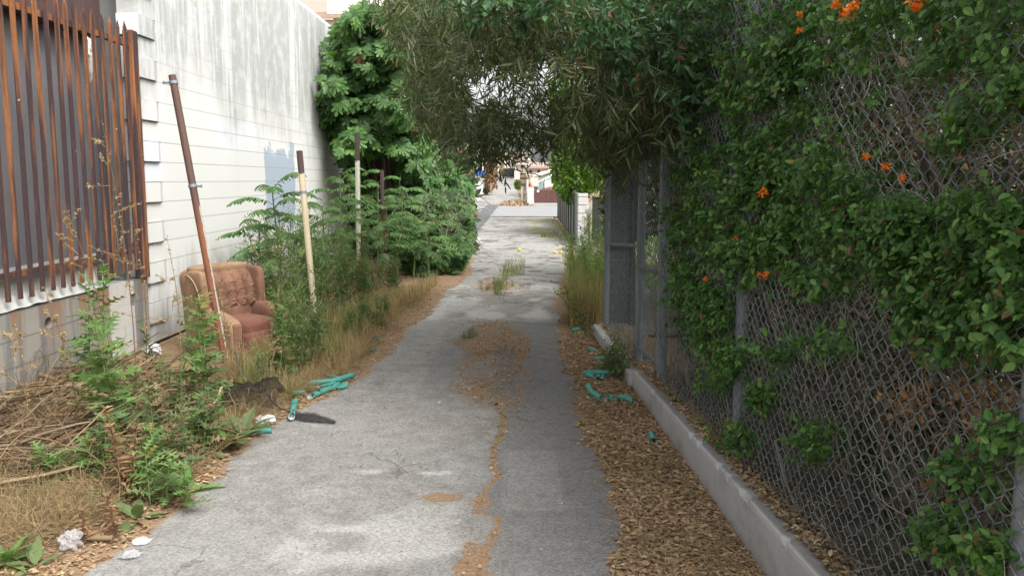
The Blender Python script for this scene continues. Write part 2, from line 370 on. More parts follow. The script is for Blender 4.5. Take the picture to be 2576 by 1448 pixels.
M['galv'] = simple('galvanised_steel', (.28, .31, .34), (.18, .2, .22), 9, .6, .25, bump=.25, spec=.4, stretch=(1, 1, .3))
M['wire'] = simple('weathered_wire', (.24, .29, .3), (.13, .155, .16), 14, .65, .2, bump=0)
t = NT('curb_concrete'); X, Y, Z = t.xyz(); c = t.mix(t.noise(3, 5), (.47, .47, .465), (.36, .36, .36))
c = t.mix(t.math('MULTIPLY', t.maprange(t.noise(1., 5, .7, stretch=(9, 2.5, 4)), .5, .66), .55), c, (.2, .195, .185))
c = t.mix(t.maprange(Z, .06, .0, 0, .5), c, (.26, .2, .15))
tp = t.math('MULTIPLY', t.maprange(t.math('SUBTRACT', Z, t.maprange(Y, 2.4, 6., .262, .155)), -.008, -.002), t.maprange(t.noise(7, 4), .3, .5, .35, .85)); c = t.mix(tp, c, (.21, .205, .195))
jn = t.math('LESS_THAN', t.math('ABSOLUTE', t.math('SUBTRACT', Y, 5.35)), .005); c = t.mix(jn, c, (.1, .1, .1))
M['curb'] = t.pbsdf(c, .85, 0, t.bump(t.noise(50, 4), .35, .004), .25)
M['retwall'] = simple('grey_return_block', (.27, .28, .27), (.19, .195, .19), 3, .9)
M['cmu'] = simple('pale_block', (.5, .49, .47), (.42, .41, .39), 3, .9)
# chair velour
def velour(name, c1, c2):
    t = NT(name); f = t.noise(5, 4, .6); c = t.ramp(f, [(.3, c2), (.7, c1)]); c = t.mix(t.maprange(t.noise(22, 3), .6, .75, 0, .35), c, (.5, .3, .19))
    b = t.n('ShaderNodeBsdfPrincipled', {'Base Color': c, 'Roughness': .85, 'Specular IOR Level': .15, 'Sheen Weight': .35, 'Sheen Roughness': .4, 'Sheen Tint': (.9, .6, .45, 1), 'Normal': t.bump(t.noise(240, 2), .25, .002)})
    t.t.links.new(b.outputs[0], t.out.inputs[0]); return t.m
M['velour'] = velour('brown_velour', (.23, .125, .083), (.135, .07, .046)); M['velour_side'] = velour('faded_velour', (.31, .205, .125), (.2, .12, .072))
M['velour_seat'] = velour('reddish_velour', (.2, .085, .06), (.13, .055, .04)); M['piping'] = simple('tan_piping', (.5, .33, .2))
M['teal'] = simple('teal_plastic', (.05, .33, .27), (.06, .2, .165), 16, .5, bump=.1, spec=.4); M['pipein'] = simple('pipe_inside', (.55, .62, .6), (.35, .4, .38), 12)
M['stick'] = leafmat('dry_cane', [(.1, .06, .035), (.3, .19, .1), (.17, .115, .07), (.4, .28, .16), (.08, .05, .035), (.24, .14, .07), (.24, .19, .13)], 0., .8)
M['twig'] = leafmat('grey_twig', [(.1, .08, .065), (.21, .18, .15), (.07, .055, .045), (.34, .3, .26)], 0., .85)
M['bark'] = simple('rough_bark', (.12, .085, .06), (.06, .045, .035), 9, .9, bump=.8, bscale=25, stretch=(1, 1, .3))
M['stemgreen'] = simple('green_stem', (.16, .22, .07), (.12, .15, .06)); M['stembrown'] = simple('dry_stem', (.24, .15, .08), (.13, .08, .05))
M['willow'] = leafmat('willow_leaf', [(.042, .068, .024), (.07, .105, .034), (.12, .14, .05), (.05, .1, .035), (.17, .19, .1), (.07, .1, .045)], .34, .5, .02, (.22, .14, .07), .3)
M['privet'] = leafmat('oval_leaf', [(.04, .1, .04), (.06, .14, .055), (.09, .18, .07), (.045, .11, .05)], .3, .4, .02)
M['fig'] = leafmat('fig_leaf', [(.085, .18, .055), (.12, .24, .065), (.065, .145, .05), (.18, .32, .085), (.12, .2, .09), (.08, .165, .05)], .4, .5, .01)
M['ail'] = leafmat('pinnate_leaf', [(.06, .145, .045), (.085, .185, .06), (.065, .145, .055), (.12, .235, .07), (.16, .21, .065)], .35, .5)
M['lantana'] = leafmat('lantana_leaf', [(.06, .15, .03), (.09, .2, .045), (.04, .1, .028), (.13, .27, .06), (.19, .34, .09), (.065, .15, .045)], .35, .45, .03)
M['hedgedark'] = leafmat('dark_hedge_leaf', [(.035, .075, .022), (.05, .1, .03), (.04, .06, .022)], .25, .6, .18)  # darkened leaf tone, carries the shade inside and behind the hedges
M['citrus'] = leafmat('citrus_leaf', [(.06, .13, .02), (.1, .2, .025), (.2, .28, .03), (.05, .1, .02)], .4, .4)
M['weed'] = leafmat('weed_leaf', [(.14, .26, .075), (.2, .33, .1), (.18, .25, .12), (.27, .34, .12)], .4, .6, .03, (.3, .25, .08))
M['weedgrey'] = leafmat('dusty_weed_leaf', [(.13, .17, .075), (.17, .22, .09), (.1, .15, .06), (.22, .22, .11)], .3, .7, .12, (.3, .22, .12))
M['weedfine'] = leafmat('feathery_leaf', [(.09, .18, .055), (.12, .22, .065), (.08, .15, .055), (.16, .2, .08)], .35, .65, .12, (.27, .2, .1))
M['dead'] = leafmat('dead_leaf', [(.3, .17, .09), (.22, .12, .07), (.4, .26, .15)], .2, .85)
M['drygrass'] = leafmat('dry_grass', [(.5, .36, .2), (.36, .25, .135), (.6, .46, .28), (.26, .17, .1), (.45, .3, .16), (.4, .31, .17)], .3, .8)
M['greengrass'] = leafmat('green_grass', [(.16, .22, .06), (.22, .26, .08), (.12, .17, .05), (.35, .32, .14)], .35, .7)
M['chip'] = leafmat('fallen_leaf', [(.38, .25, .14), (.24, .14, .08), (.46, .32, .19), (.16, .095, .06), (.56, .43, .28), (.33, .2, .11)], .05, .8)
M['orange'] = leafmat('orange_petal', [(.85, .2, .01), (.9, .3, .01), (.75, .12, .02)], .2, .6)
M['lemon'] = simple('lemon_skin', (.6, .45, .05), (.5, .36, .04), 5, .5)
M['white'] = simple('white_paint', (.66, .66, .64), (.6, .6, .57), 3)
M['plastic'] = simple('crumpled_white_plastic', (.6, .6, .6), (.42, .42, .42), 8, .35, spec=.5)
M['flash'] = simple('white_sheet_metal', (.5, .51, .49), (.38, .38, .35), 4, .45, bump=.05)
def hexmat(k, name, c, c2=None, **kw): M[k] = simple(name, c, c2, **kw)
hexmat('beige', 'beige_stucco', (.68, .62, .53), (.62, .56, .48)); hexmat('cream', 'cream_stucco', (.8, .76, .68), (.72, .69, .62)); hexmat('tanroof', 'tan_shingle', (.4, .31, .26), (.26, .2, .17), scale=30, stretch=(1, 1, 6))
hexmat('fascia', 'tan_fascia', (.45, .33, .25)); hexmat('pink', 'pink_stucco', (.62, .5, .44), (.55, .45, .4)); hexmat('mint', 'mint_stucco', (.42, .56, .52), (.38, .5, .47)); hexmat('browngate', 'brown_gate', (.14, .07, .06), (.11, .055, .048))
hexmat('black', 'black_steel', (.03, .03, .035)); hexmat('terra', 'terracotta', (.5, .16, .08)); hexmat('blue', 'blue_tarp', (.03, .09, .32)); hexmat('wood', 'weathered_wood', (.3, .2, .13), (.2, .13, .09), stretch=(3, 3, .3)); hexmat('darkwood', 'dark_slats', (.05, .05, .055), (.03, .03, .034)); hexmat('panelgreen', 'green_grey_panel', (.2, .26, .25), (.15, .2, .19)); hexmat('glass', 'dark_glass', (.05, .06, .07), rough=.2)
# black plastic netting: real holes
t = NT('black_netting'); P = t.pos()
def gridln(vec, s):
    w = t.n('ShaderNodeSeparateXYZ', {'Vector': vec}).outputs; out = None
    for ch in (w[0], w[1]):
        f = t.math('LESS_THAN', t.math('FRACT', t.math('MULTIPLY', ch, s)), .27); out = f if out is None else t.math('MAXIMUM', out, f)
    return out
uvv = t.n('ShaderNodeMapping', {'Vector': t.n('ShaderNodeVectorMath', {0: P, 1: t.n('ShaderNodeTexNoise', {'Vector': P, 'Scale': 4.}).outputs['Color']}, operation='ADD').outputs[0], 'Rotation': (.3, .2, .7)}).outputs[0]
M['net'] = t.pbsdf(t.mix(t.noise(8), (.018, .017, .016), (.04, .036, .03)), .7, 0, None, .3, gridln(uvv, 120.))
# ------------------------------------------------------------------ world, sun, camera
sc = bpy.context.scene
w = bpy.data.worlds.new('World'); sc.world = w; w.use_nodes = True; nt = w.node_tree; nt.nodes.clear()
SE, SA = math.radians(50), math.radians(138)
sky = nt.nodes.new('ShaderNodeTexSky'); sky.sky_type = 'NISHITA'; sky.sun_disc = False; sky.sun_elevation = SE; sky.sun_rotation = SA; sky.air_density = 1; sky.dust_density = 5; sky.ozone_density = 1
hs = nt.nodes.new('ShaderNodeHueSaturation'); hs.inputs['Saturation'].default_value = .1; hs.inputs['Value'].default_value = 1.
bg = nt.nodes.new('ShaderNodeBackground'); bg.inputs[1].default_value = .15; wo = nt.nodes.new('ShaderNodeOutputWorld')
nt.links.new(sky.outputs[0], hs.inputs['Color']); nt.links.new(hs.outputs[0], bg.inputs[0]); nt.links.new(bg.outputs[0], wo.inputs[0])
sl = bpy.data.lights.new('sun', 'SUN'); sl.energy = 1.0; sl.angle = math.radians(25); sl.color = (1, .96, .9); so = bpy.data.objects.new('sun', sl); C.objects.link(so)
# direction to the sun: behind the camera, right of it and high
from mathutils import Vector
sd = Vector((math.sin(SA) * math.cos(SE), math.cos(SA) * math.cos(SE), math.sin(SE)))
so.rotation_euler = sd.to_track_quat('Z', 'Y').to_euler()
cam = bpy.data.cameras.new('camera'); co = bpy.data.objects.new('camera', cam); C.objects.link(co); sc.camera = co
cam.sensor_width = 36; cam.lens = 36 * F_ / 2575; cam.shift_y = (CY - 724) / 2575; cam.clip_end = 2000; cam.clip_start = .02
co.location = (0, 0, H); co.rotation_euler = (PI / 2 - PITCH, 0, 0)
sc.view_settings.view_transform = 'Standard'; sc.view_settings.look = 'None'; sc.view_settings.exposure = EXPO = 1.28; sc.view_settings.gamma = 1
sc.cycles.max_bounces = 7; sc.cycles.diffuse_bounces = 4; sc.cycles.transparent_max_bounces = 12
# ------------------------------------------------------------------ terrain
def zt(y): return np.where(y < 50, 0, np.where(y < 118, (y - 50) * .032, 68 * .032 + (y - 118) * .03))
mb = MB(); ys = np.concatenate([np.linspace(-6, 50, 57), np.linspace(52, 400, 90)]); xs = np.concatenate([np.linspace(-250, -8, 16), np.linspace(-6, 6, 13), np.linspace(8, 250, 16)])
gy, gx = np.meshgrid(ys, xs, indexing='ij'); gz = zt(gy) - .03 + np.where(gy > 120, 6 * (fbm(gx * .02, gy * .02, 3) - .5), 0)
grid(mb, np.stack([gx, gy, gz], -1)); mb.build('ground', M['dirt'], kind='structure')
# road edges in metres
LP = np.array([G(*q) for q in [(150, 1500), (220, 1448), (500, 1230), (650, 1090), (760, 1030), (850, 985), (930, 920), (1040, 820), (1110, 740), (1178, 690), (1190, 600), (1185, 560)]])
RP = np.array([G(*q) for q in [(1610, 1500), (1590, 1448), (1560, 1300), (1510, 1140), (1460, 1010), (1430, 930), (1408, 850), (1400, 760), (1412, 700), (1430, 620), (1450, 575)]])
o = np.argsort(LP[:, 1]); LP = LP[o]; o = np.argsort(RP[:, 1]); RP = RP[o]
def Lx(y): return np.interp(y, LP[:, 1], LP[:, 0])
def Rx(y): return np.interp(y, RP[:, 1], RP[:, 0])
CR = np.array([G(*q) for q in [(1170, 1500), (1180, 1448), (1215, 1370), (1245, 1330), (1240, 1300), (1200, 1290), (1215, 1240), (1245, 1190), (1240, 1150), (1255, 1110), (1262, 1060), (1252, 1000), (1248, 900), (1240, 800)]]); CR = CR[np.argsort(CR[:, 1])]
def crx(y): return np.interp(y, CR[:, 1], CR[:, 0]) + .07 * (fbm(y * 6, y * 0 + 3, 5, 5) - .45)
def ell(x, y, px, py, rx, ry):
    c = G(px, py); return np.clip(1 - ((x - c[0]) / rx) ** 2 - ((y - c[1]) / ry) ** 2, 0, 1)
def dustfun(x, y):
    e = np.maximum(Lx(y) - x, x - Rx(y)); n1 = fbm(x * 2.2, y * 1.3, 4, 1) - .47; n2 = fbm(x * 9, y * 9, 3, 9) - .45
    d = sst(-.13, .07, e + .22 * n1 + .16 * n2)
    cx = sst(-.85, -.3, x) * sst(.38, -.1, x) * sst(4.3, 6.2, y) * sst(10.6, 7.8, y) * (.5 + 1.0 * (fbm(x * 3, y * 1.2, 4, 3)))
    cx = cx * .55 + .5 * sst(.1, .5, cx) * (fbm(x * 4 + 3, y * 2.2, 4, 87) - .3)
    stripe = sst(.09, .02, np.abs(x - .12 + .08 * (fbm(x * 0, y * 2, 3, 8) - .5))) * sst(5.0, 6, y) * sst(9, 8, y) * .6 * sst(.3, .5, fbm(x * 5, y * 2.5, 3, 88))
    f = sst(-.75, -.3, x) * sst(.9, .1, x) * sst(9.0, 10, y) * sst(17, 13, y) * (fbm(x * 1.6, y * .8, 4, 13)) * .75
    cr = sst(.035, .008, np.abs(x - crx(y)) - .045 * sst(.45, .75, fbm(y * 2.1, y * 0, 2, 21)) + .0) * .82 * sst(8, 6.5, y)
    jj = 1.5 * (fbm(x * 14, y * 14, 4, 61) - .45); sp = (np.maximum(ell(x, y, 1112, 1250, .15, .075), 0) * 1.1) + ell(x, y, 1195, 1420, .11, .3) * 1.1 + ell(x, y, 1215, 1260, .07, .1) + ell(x, y, 1250, 720, .5, .9) * .9
    sp = np.where(sp > .02, sp + jj * .9, 0) * .9
    c2 = np.where(y > 3.2, sst(.5, .62, fbm(x * 1.8 + 7, y * 1.4, 4, 33)) * .33, 0)
    return np.clip(np.maximum.reduce([d, cx, stripe, f, cr, sp, c2 + .0 * d]), 0, 1)
mb = MB(); yy = np.concatenate([np.arange(1.2, 8, .025), np.arange(8, 14, .05), np.arange(14, 50, .25)]); s = np.linspace(-2.7, 1.3, 150)
gy, gx = np.meshgrid(yy, s, indexing='ij'); gx = np.where(gy > 12, gx * (1 + (gy - 12) * .018), gx); gx = np.where(gy < 12, np.minimum(gx, 1.12 - .035 * (gy - 2)), gx)
gz = .004 + .012 * (fbm(gx * 1.2, gy * .8, 3, 2) - .5)
n0 = fbm(gx * 3, gy * 1.6, 4, 41)
dust = dustfun(gx, gy)
dark = sst(-.08, .03, gx - crx(gy) + .02 * (fbm(gx * 12, gy * 12, 2, 4) - .5)) * sst(8.9, 8.86, gy) * (.55 + .4 * sst(3., 4.2, gy + .5 * n0)) + 0
dark = np.maximum(dark, sst(-.75, -.7, gx) * sst(8.8, 8.6, gy + .1 * n0) * sst(5.2, 6.2, gy) * .55)
far = sst(20, 30, gy); dp = sst(.9, .8, np.abs(gx - (-1.6 + (gy - 22) * -.008))) * sst(21, 22, gy); dark = np.clip(np.maximum(dark * (1 - far), dp * .9 * sst(0, -.4, gx + .9)), 0, 1)
pale = np.clip(sst(.52, .66, fbm(gx * 2 + 9, gy * 2.4, 4, 55)) * sst(4.3, 3.4, gy) * .75 * sst(.1, 0, gx - crx(gy)) + sst(8.9, 9.2, gy) * sst(14, 11, gy) * sst(.38, .6, n0) * .9 + sst(12, 20, gy) * .42, 0, 1)
for q in [(1100, 1190, .13, .035), (990, 1335, .09, .04), (860, 1330, .2, .05), (1130, 1310, .07, .04), (930, 1185, .12, .04)]: pale = np.maximum(pale, np.sqrt(ell(gx, gy, *q)) * 1.2 * fbm(gx * 14, gy * 14, 3, 6) * 1.4)
crack = sst(.006, .002, np.abs(gx - crx(gy))) * sst(7, 6, gy) * .0
moss = np.clip((ell(gx, gy, 1390, 560, 1.5, 6) + ell(gx, gy, 1375, 585, 1.0, 3.) * 1.2 + ell(gx, gy, 1270, 690, .35, .8) * .7) * sst(.38, .7, fbm(gx * 2.5, gy * 1.1, 4, 71)) * 1.1, 0, .75)
a_, b_ = G(1228, 1000), G(1298, 885); inr = sst(a_[0] - .0, a_[0] + .02, gx) * sst(b_[0] + .0, b_[0] - .03, gx) * sst(a_[1], a_[1] + .03, gy) * sst(b_[1] + .4, b_[1], gy); dark = np.maximum(dark, inr * .7); dust = dust * (1 - .8 * inr)
a_, b_ = G(1262, 1290), G(1400, 1130); inr = sst(a_[0], a_[0] + .04, gx + .02 * n0) * sst(b_[0], b_[0] - .03, gx) * sst(a_[1], a_[1] + .04, gy) * sst(b_[1], b_[1] - .04, gy); pale = np.maximum(pale, inr * .22); dark = dark * (1 - .35 * inr)
for q in ((1345, 970, .04, .05), (1340, 1150, .035, .04), (1362, 1245, .03, .03), (1158, 1402, .04, .03), (1155, 1425, .035, .03), (1000, 1300, .03, .03)): dark = np.clip(dark + np.sqrt(ell(gx, gy, *q)) * .7, 0, 1)
crack = np.maximum(crack, sst(.018, .004, np.abs(gy - 8.87 - .05 * (n0 - .5))) * sst(-.75, -.7, gx) * sst(.6, .5, gx) * .8)
crack = np.maximum(crack, sst(.02, .005, np.abs(gy - (12.2 + .35 * np.sin(gx * 2) + .3 * (n0 - .5)))) * .8); crack = np.maximum(crack, sst(.025, .006, np.abs(gy - (9.9 - .5 * gx + .5 * (n0 - .5)))) * sst(.1, .2, gx))
grid(mb, np.stack([gx, gy, gz], -1))
mb.build('alley', M['alley'], kind='structure', attr={'dust': dust.ravel(), 'dark': dark.ravel(), 'pale': np.clip(pale, 0, 1).ravel(), 'crack': crack.ravel(), 'moss': moss.ravel()})
# far setting
def sheet(name, pts, z, mat, kind='structure', terr=False):
    p = np.array([[x, y, (float(zt(y)) if terr else 0) + z] for x, y in pts]); mb = MB(); mb.add(p, [tuple(range(len(p)))]); return mb.build(name, mat, kind=kind)
sheet('cross_street', [(-60, 36.5), (60, 32.5), (60, 46.5), (-60, 51)], .03, M['street'])
g1, g2, g3, g4 = G(1178, 580), G(1238, 520), G(1262, 522), G(1205, 560)
sheet('asphalt_patch', [tuple(G(*q)[:2]) for q in [(1170, 600), (1186, 600), (1255, 518), (1228, 515), (1185, 555)]], .05, M['patch'])
mb = MB(); yy = np.arange(49, 125, 1.); cx = np.interp(yy, [49, 60, 80, 100, 118, 125], [-.7, -.9, -1.0, -.9, -.7, -.6]); wdt = np.interp(yy, [49, 55, 70, 125], [3.6, 2.9, 2.8, 3.0])
grid(mb, np.stack([np.stack([cx - wdt / 2 + wdt * k / 6 for k in range(7)], 1), np.repeat(yy[:, None], 7, 1), np.repeat(zt(yy)[:, None], 7, 1) + .04 + .0 * yy[:, None]], -1)); mb.build('far_alley', M['faralley'], kind='structure')
sheet('driveway', [(-9, 50.2), (-2.6, 49.9), (-2.0, 58), (-2.3, 61), (-9, 62)], .06, M['sidewalk'], terr=True)
mb = MB(); 
for a, b in (((-60, 51.0), (-2.4, 49.7)), ((1.1, 49.2), (60, 46.2))):
    n = np.array([0, 1.6]); prism(mb, [(a[0], a[1], 0), (b[0], b[1], 0), (b[0], b[1] + 1.6, 0), (a[0], a[1] + 1.6, 0)], (0, 0, .14))
mb.build('sidewalk', M['sidewalk'], kind='structure')
mb = MB(); p = [(-60, 35.2), (-2.2, 33.2), (-2.6, 29), (-4, 22), (-60, 22)]; mb.add([(x, y, .02) for x, y in p], [tuple(range(5))]); mb.build('verge', M['hill'], kind='structure')
# ------------------------------------------------------------------ white block wall
th = thing('block_wall', 'long white painted concrete block wall streaked grey along its top', 'wall', (wx(12), 12, 0))
mb = MB(); ya, yb, zt_ = 8.12, 16.45, 4.62
prism(mb, [(wx(ya), ya, 0), (wx(yb), yb, 0), (wx(yb) - .2, yb, 0), (wx(ya) - .2, ya, 0)], (0, 0, zt_)); 
mb.build('wall_body', M['whitewall'], th)
mb = MB(); yc = yb + .02
tube(mb, [(wx(ya) - .07, ya, zt_ - .02), (wx(11) - .07, 11, zt_ - .01), (wx(yc) - .07, yc, zt_ - .02), (wx(yc) - .07, yc + .06, zt_ - .1)], .078, 10); mb.build('cap', M['white'], th)
mb = MB()
for k in range(24):
    z0 = k * .2032; odd = k % 2; ad = .018 * odd; a = ya - .40 + (.0 if odd else .045); xo = wx(a) + (.010 if odd else -.002)
    b = ya - (.02 if odd else -.0)
    pts = [(xo + .012 * odd, a, z0 + .003), (xo + .016 * odd + .006, b - .1, z0 + .003), (wx(b) + .002, b + .0, z0 + .003), (wx(b) - .2, b, z0 + .003), (xo - .2, a, z0 + .003)]
    prism(mb, pts, (0, 0, .1975))
mb.build('end_blocks', M['whitewall'], th, label='toothed column of protruding end blocks')
mb = MB(); box(mb, -4.15, wx(7.7) - .3, 8.05, 8.15, 0, 4.6); mb.build('return_wall', M['retwall'], th)
mb = MB(); box(mb, wx(16.5) - .2, wx(16.5) - .02, 16.47, 16.6, 0, 4.45); mb.build('end_post', M['white'], th)
# low wall with drain holes
th = thing('low_block_wall', 'low grey block wall with rust runs and round drain hole under the rusty fence', 'wall', (-3.66, 6, 0))
hc = WL(122, 813); hr = .048
ya, yb = 3.2, 7.68; ztop = .685; mb = MB()
# front face with a round hole: ring of quads between circle and square
n = 24; th_ = np.arange(n) * 2 * PI / n; q = .2
cir = [(hc[1] + hr * math.cos(a), hc[2] + hr * 1.05 * math.sin(a)) for a in th_]
sq = []
for a in th_:
    cxx, s_ = math.cos(a), math.sin(a); m = max(abs(cxx), abs(s_)); sq.append((hc[1] + q * cxx / m, min(hc[2] + q * s_ / m, ztop) if s_ > 0 else hc[2] + q * s_ / m))
fv = [(wx(y_), y_, z_) for y_, z_ in cir + sq]; mb.add(fv, [(i, (i + 1) % n, n + (i + 1) % n, n + i) for i in range(n)])
dv = [(wx(y_), y_, z_) for y_, z_ in cir] + [(wx(y_) - .12, y_, z_) for y_, z_ in cir]; mb.add(dv, [(i, n + i, n + (i + 1) % n, (i + 1) % n) for i in range(n)])
def fq(y0, y1, z0, z1): mb.add([(wx(y0), y0, z0), (wx(y1), y1, z0), (wx(y1), y1, z1), (wx(y0), y0, z1)], [(0, 1, 2, 3)])
zq0 = hc[2] - q
fq(ya, hc[1] - q, 0, ztop); fq(hc[1] - q, hc[1] + q, 0, zq0)
hy0, hy1, hz0, hz1 = 7.32, 7.43, .44, .56
fq(hc[1] + q, hy0, 0, ztop); fq(hy1, yb, 0, ztop); fq(hy0, hy1, 0, hz0); fq(hy0, hy1, hz1, ztop)
for (a, b, c_, d) in (((hy0, hz0), (hy1, hz0), 0, 0), ((hy1, hz0), (hy1, hz1), 0, 0), ((hy1, hz1), (hy0, hz1), 0, 0), ((hy0, hz1), (hy0, hz0), 0, 0)):
    mb.add([(wx(7.4), a[0], a[1]), (wx(7.4), b[0], b[1]), (wx(7.4) - .12, b[0], b[1]), (wx(7.4) - .12, a[0], a[1])], [(0, 1, 2, 3)])
mb.add([(wx(ya), ya, ztop), (wx(yb), yb, ztop), (wx(yb) - .2, yb, ztop), (wx(ya) - .2, ya, ztop)], [(0, 1, 2, 3)])
mb.add([(wx(ya) - .12, ya, 0), (wx(yb) - .12, yb, 0), (wx(yb) - .12, yb, ztop - .01), (wx(ya) - .12, ya, ztop - .01)], [(0, 1, 2, 3)])
mb.build('wall_body', M['lowwall'], th)
# grey stucco building wall behind the bars, brown fascia
th = thing('stucco_building', 'grey stucco wall under a dark brown panel behind the rusty pickets', 'building', (-4.3, 5, 0))
mb = MB(); box(mb, -4.4, -4.15, 1, 8.04, 0, 3.18); mb.build('wall', M['stucco'], th)
mb = MB(); box(mb, -4.4, -3.98, 1, 7.72, 3.02, 4.8); mb.build('fascia_panel', M['brownpanel'], th)
# ------------------------------------------------------------------ rusty picket fence
pf = thing('picket_fence', 'rusty steel picket fence with spear tips bolted over the low wall', 'fence', (-3.62, 6.2, .7))
px_ = -3.63
for i in range(20):
    y0 = 7.44 - i * .136; xo = wx(y0) + .03; zb = .80 + rng.normal() * .01 - .002 * i; ztp = 3.12 + rng.normal() * .012; b = .0134; lean = rng.normal() * .006
    mb = MB(); v = [(xo + sx * b, y0 + sy * b + (lean if z > 1 else 0), z) for z in (zb, ztp - .07) for sx, sy in ((-1, -1), (1, -1), (1, 1), (-1, 1))]
    v.append((xo, y0 + lean * 1.1 + rng.normal() * .006, ztp))
    mb.add(v, [(3, 2, 1, 0)] + [(j, (j + 1) % 4, 4 + (j + 1) % 4, 4 + j) for j in range(4)], [(4 + j, 4 + (j + 1) % 4, 8) for j in range(4)]); mb.build('picket', M['rust'], pf)
for z0, hgt in ((2.905, .05), (.945, .04)):
    mb = MB(); prism(mb, [(wx(3) - .035, 3, z0 - .02), (wx(7.56) - .035, 7.56, z0), (wx(7.56) + .012, 7.56, z0), (wx(3) + .012, 3, z0 - .02)], (0, 0, hgt)); mb.build('rail', M['rust'], pf)
mb = MB(); box(mb, wx(7.6) - .05, wx(7.6) + .045, 7.54, 7.655, .69, 3.06, .006); mb.build('post', M['rust'], pf)
mb = MB(); box(mb, wx(5.38) - .05, wx(5.38) + .035, 5.28, 5.36, .688, 1.05, .006); mb.build('post', M['rust'], pf)
mb = MB()                                  # tie wires
for (a, b_) in ((330, 100), (205, 80), (140, 40)):
    mb = MB(); p = WL(a, b_, .06); tube(mb, [p + rng.normal(size=3) * .015 for _ in range(3)] + [p + np.array([.02, .06, -.09]) + rng.normal(size=3) * .02 for _ in range(2)], .002, 4); mb.build('tie_wire', M['rustdark'], pf)
# crumpled white flashing behind the lower rail
mb = MB(); yy = np.arange(5.2, 6.95, .02); cols = []
for i, y in enumerate(yy):
    b = .05 * (fbm(np.array(y * 3.), np.array(0.), 3, 4) - .5) * 2; jag = .03 * vnoise(np.array(y * 9), np.array(1.), 8)
    cols.append([(wx(y) - .07, y, 1.0), (wx(y) - .05 + b * .3, y, .88), (wx(y) - .03 + b, y, .78 + jag), (wx(y) + .0 + b * .5, y, .72 + jag * .6), (wx(y) + .012 + b * .3, y, .695 + jag * .5)])
grid(mb, np.array(cols), smooth=False); mb.build('sheet_metal_flashing', M['flash'], label='crumpled white sheet metal strip wedged behind the picket fence bottom', cat='flashing')
# torn cloth hanging behind pickets
mb = MB(); p0 = WL(222, 95, -.2); n = 12
v = np.array([[(p0 + np.array([.02 * math.sin(i * 1.3 + j), -.05 + .014 * j * (1 - .6 * i / n) + .004 * i, -.028 * i * (1 + .3 * math.sin(j * 2))])) for j in range(7)] for i in range(n)])
grid(mb, v, smooth=False); mb.build('torn_plastic_strip', M['plastic'], label='torn white plastic scrap hanging behind the top of the pickets', cat='scrap')
# ------------------------------------------------------------------ house beyond the wall
th = thing('stucco_house', 'cream two storey house with tan shingle roof seen over the white wall', 'house', (-7, 24, 0))
def vb(mb, x0, x1, y0, y1, Y, dep): # box from picture rectangle at distance Y
    a = V(x0, y1, Y); b = V(x1, y0, Y); box(mb, a[0], b[0], Y, Y + dep, a[2], b[2])
mb = MB(); vb(mb, 700, 985, -260, 420, 26, 6); mb.build('wall', M['cream'], th)
mb = MB(); vb(mb, 600, 878, 70, 420, 23.6, 2.39); mb.build('lower_wall', M['beige'], th)
mb = MB(); a = V(560, 43, 23.0); b = V(822, 38, 23.0); c_ = V(822, -90, 25.99); d = V(560, -90, 25.99)
prism(mb, [a, b, c_, d], (0, 0, .08)); mb.build('roof', M['tanroof'], th)
mb = MB(); vb(mb, 560, 885, 36, 46, 22.9, .09); vb(mb, 560, 872, 50, 66, 23.0, .5); vb(mb, 872, 885, 46, 140, 22.95, .1); mb.build('fascia', M['fascia'], th)
mb = MB(); vb(mb, 823, 884, 24, 35, 22.95, 3.0); mb.build('ledge', M['cream'], th)
# ------------------------------------------------------------------ poles
def pole(p0, p1, r, mat, label, clamps=(), round_=True):
    base = np.array(p0); top = np.array(p1); o = thing('metal_pole', label, 'pole', tuple(base), 'leaning poles along the white wall')
    mb = MB(); tt = np.linspace(0, 1, 9); pts = base + (top - base) * tt[:, None]
    tube(mb, pts, r, 14); tube(mb, [pts[-1] - (top - base) * .02, pts[-1] + (top - base) * .001], [r * .8, r * .8], 14); mb.build('shaft', mat, o)
    d = norm(top - base)
    for t_, side in clamps:
        c = base + (top - base) * t_; mb = MB(); tube(mb, [c - d * .014, c + d * .014], r * 1.18, 14); tube(mb, [c + np.array([side * r, -.01, 0]), c + np.array([side * (r + .045), -.015, .0])], .009, 8); tube(mb, [c + np.array([side * (r + .04), -.015, 0]), c + np.array([side * (r + .055), -.015, 0])], .014, 6); mb.build('clamp', M['galv'], o)
pole(V(570, 925, 6.75), V(433, 190, 6.95), .032, polemat('rust_white_pole', 1.42, (.5, .48, .4), side=1), 'tall dark rusty pole leaning in front of the armchair', ((.975, -1), (.625, 1)))
pole(G(795, 830), V(753, 380, G(795, 830)[1] + .2), .034, polemat('cream_pole', 1.72, (.62, .53, .36)), 'cream pole with dark bare top and clamp leaning right of the armchair', ((.77, -1),))
pole(G(903, 720), V(898, 335, G(903, 720)[1]), .036, polemat('cream_pole_two', 1.93, (.66, .64, .52), zrust=.6), 'upright cream pole with a long dark top before the fig tree')
pole(V(966, 640, 12.6) * [1, 1, 0], V(960, 428, 12.6), .031, polemat('rust_pole', -.5, (.6, .58, .5), dark=(.075, .05, .045), zrust=1.15), 'thin dark rusty pole standing deepest among the fern like saplings')
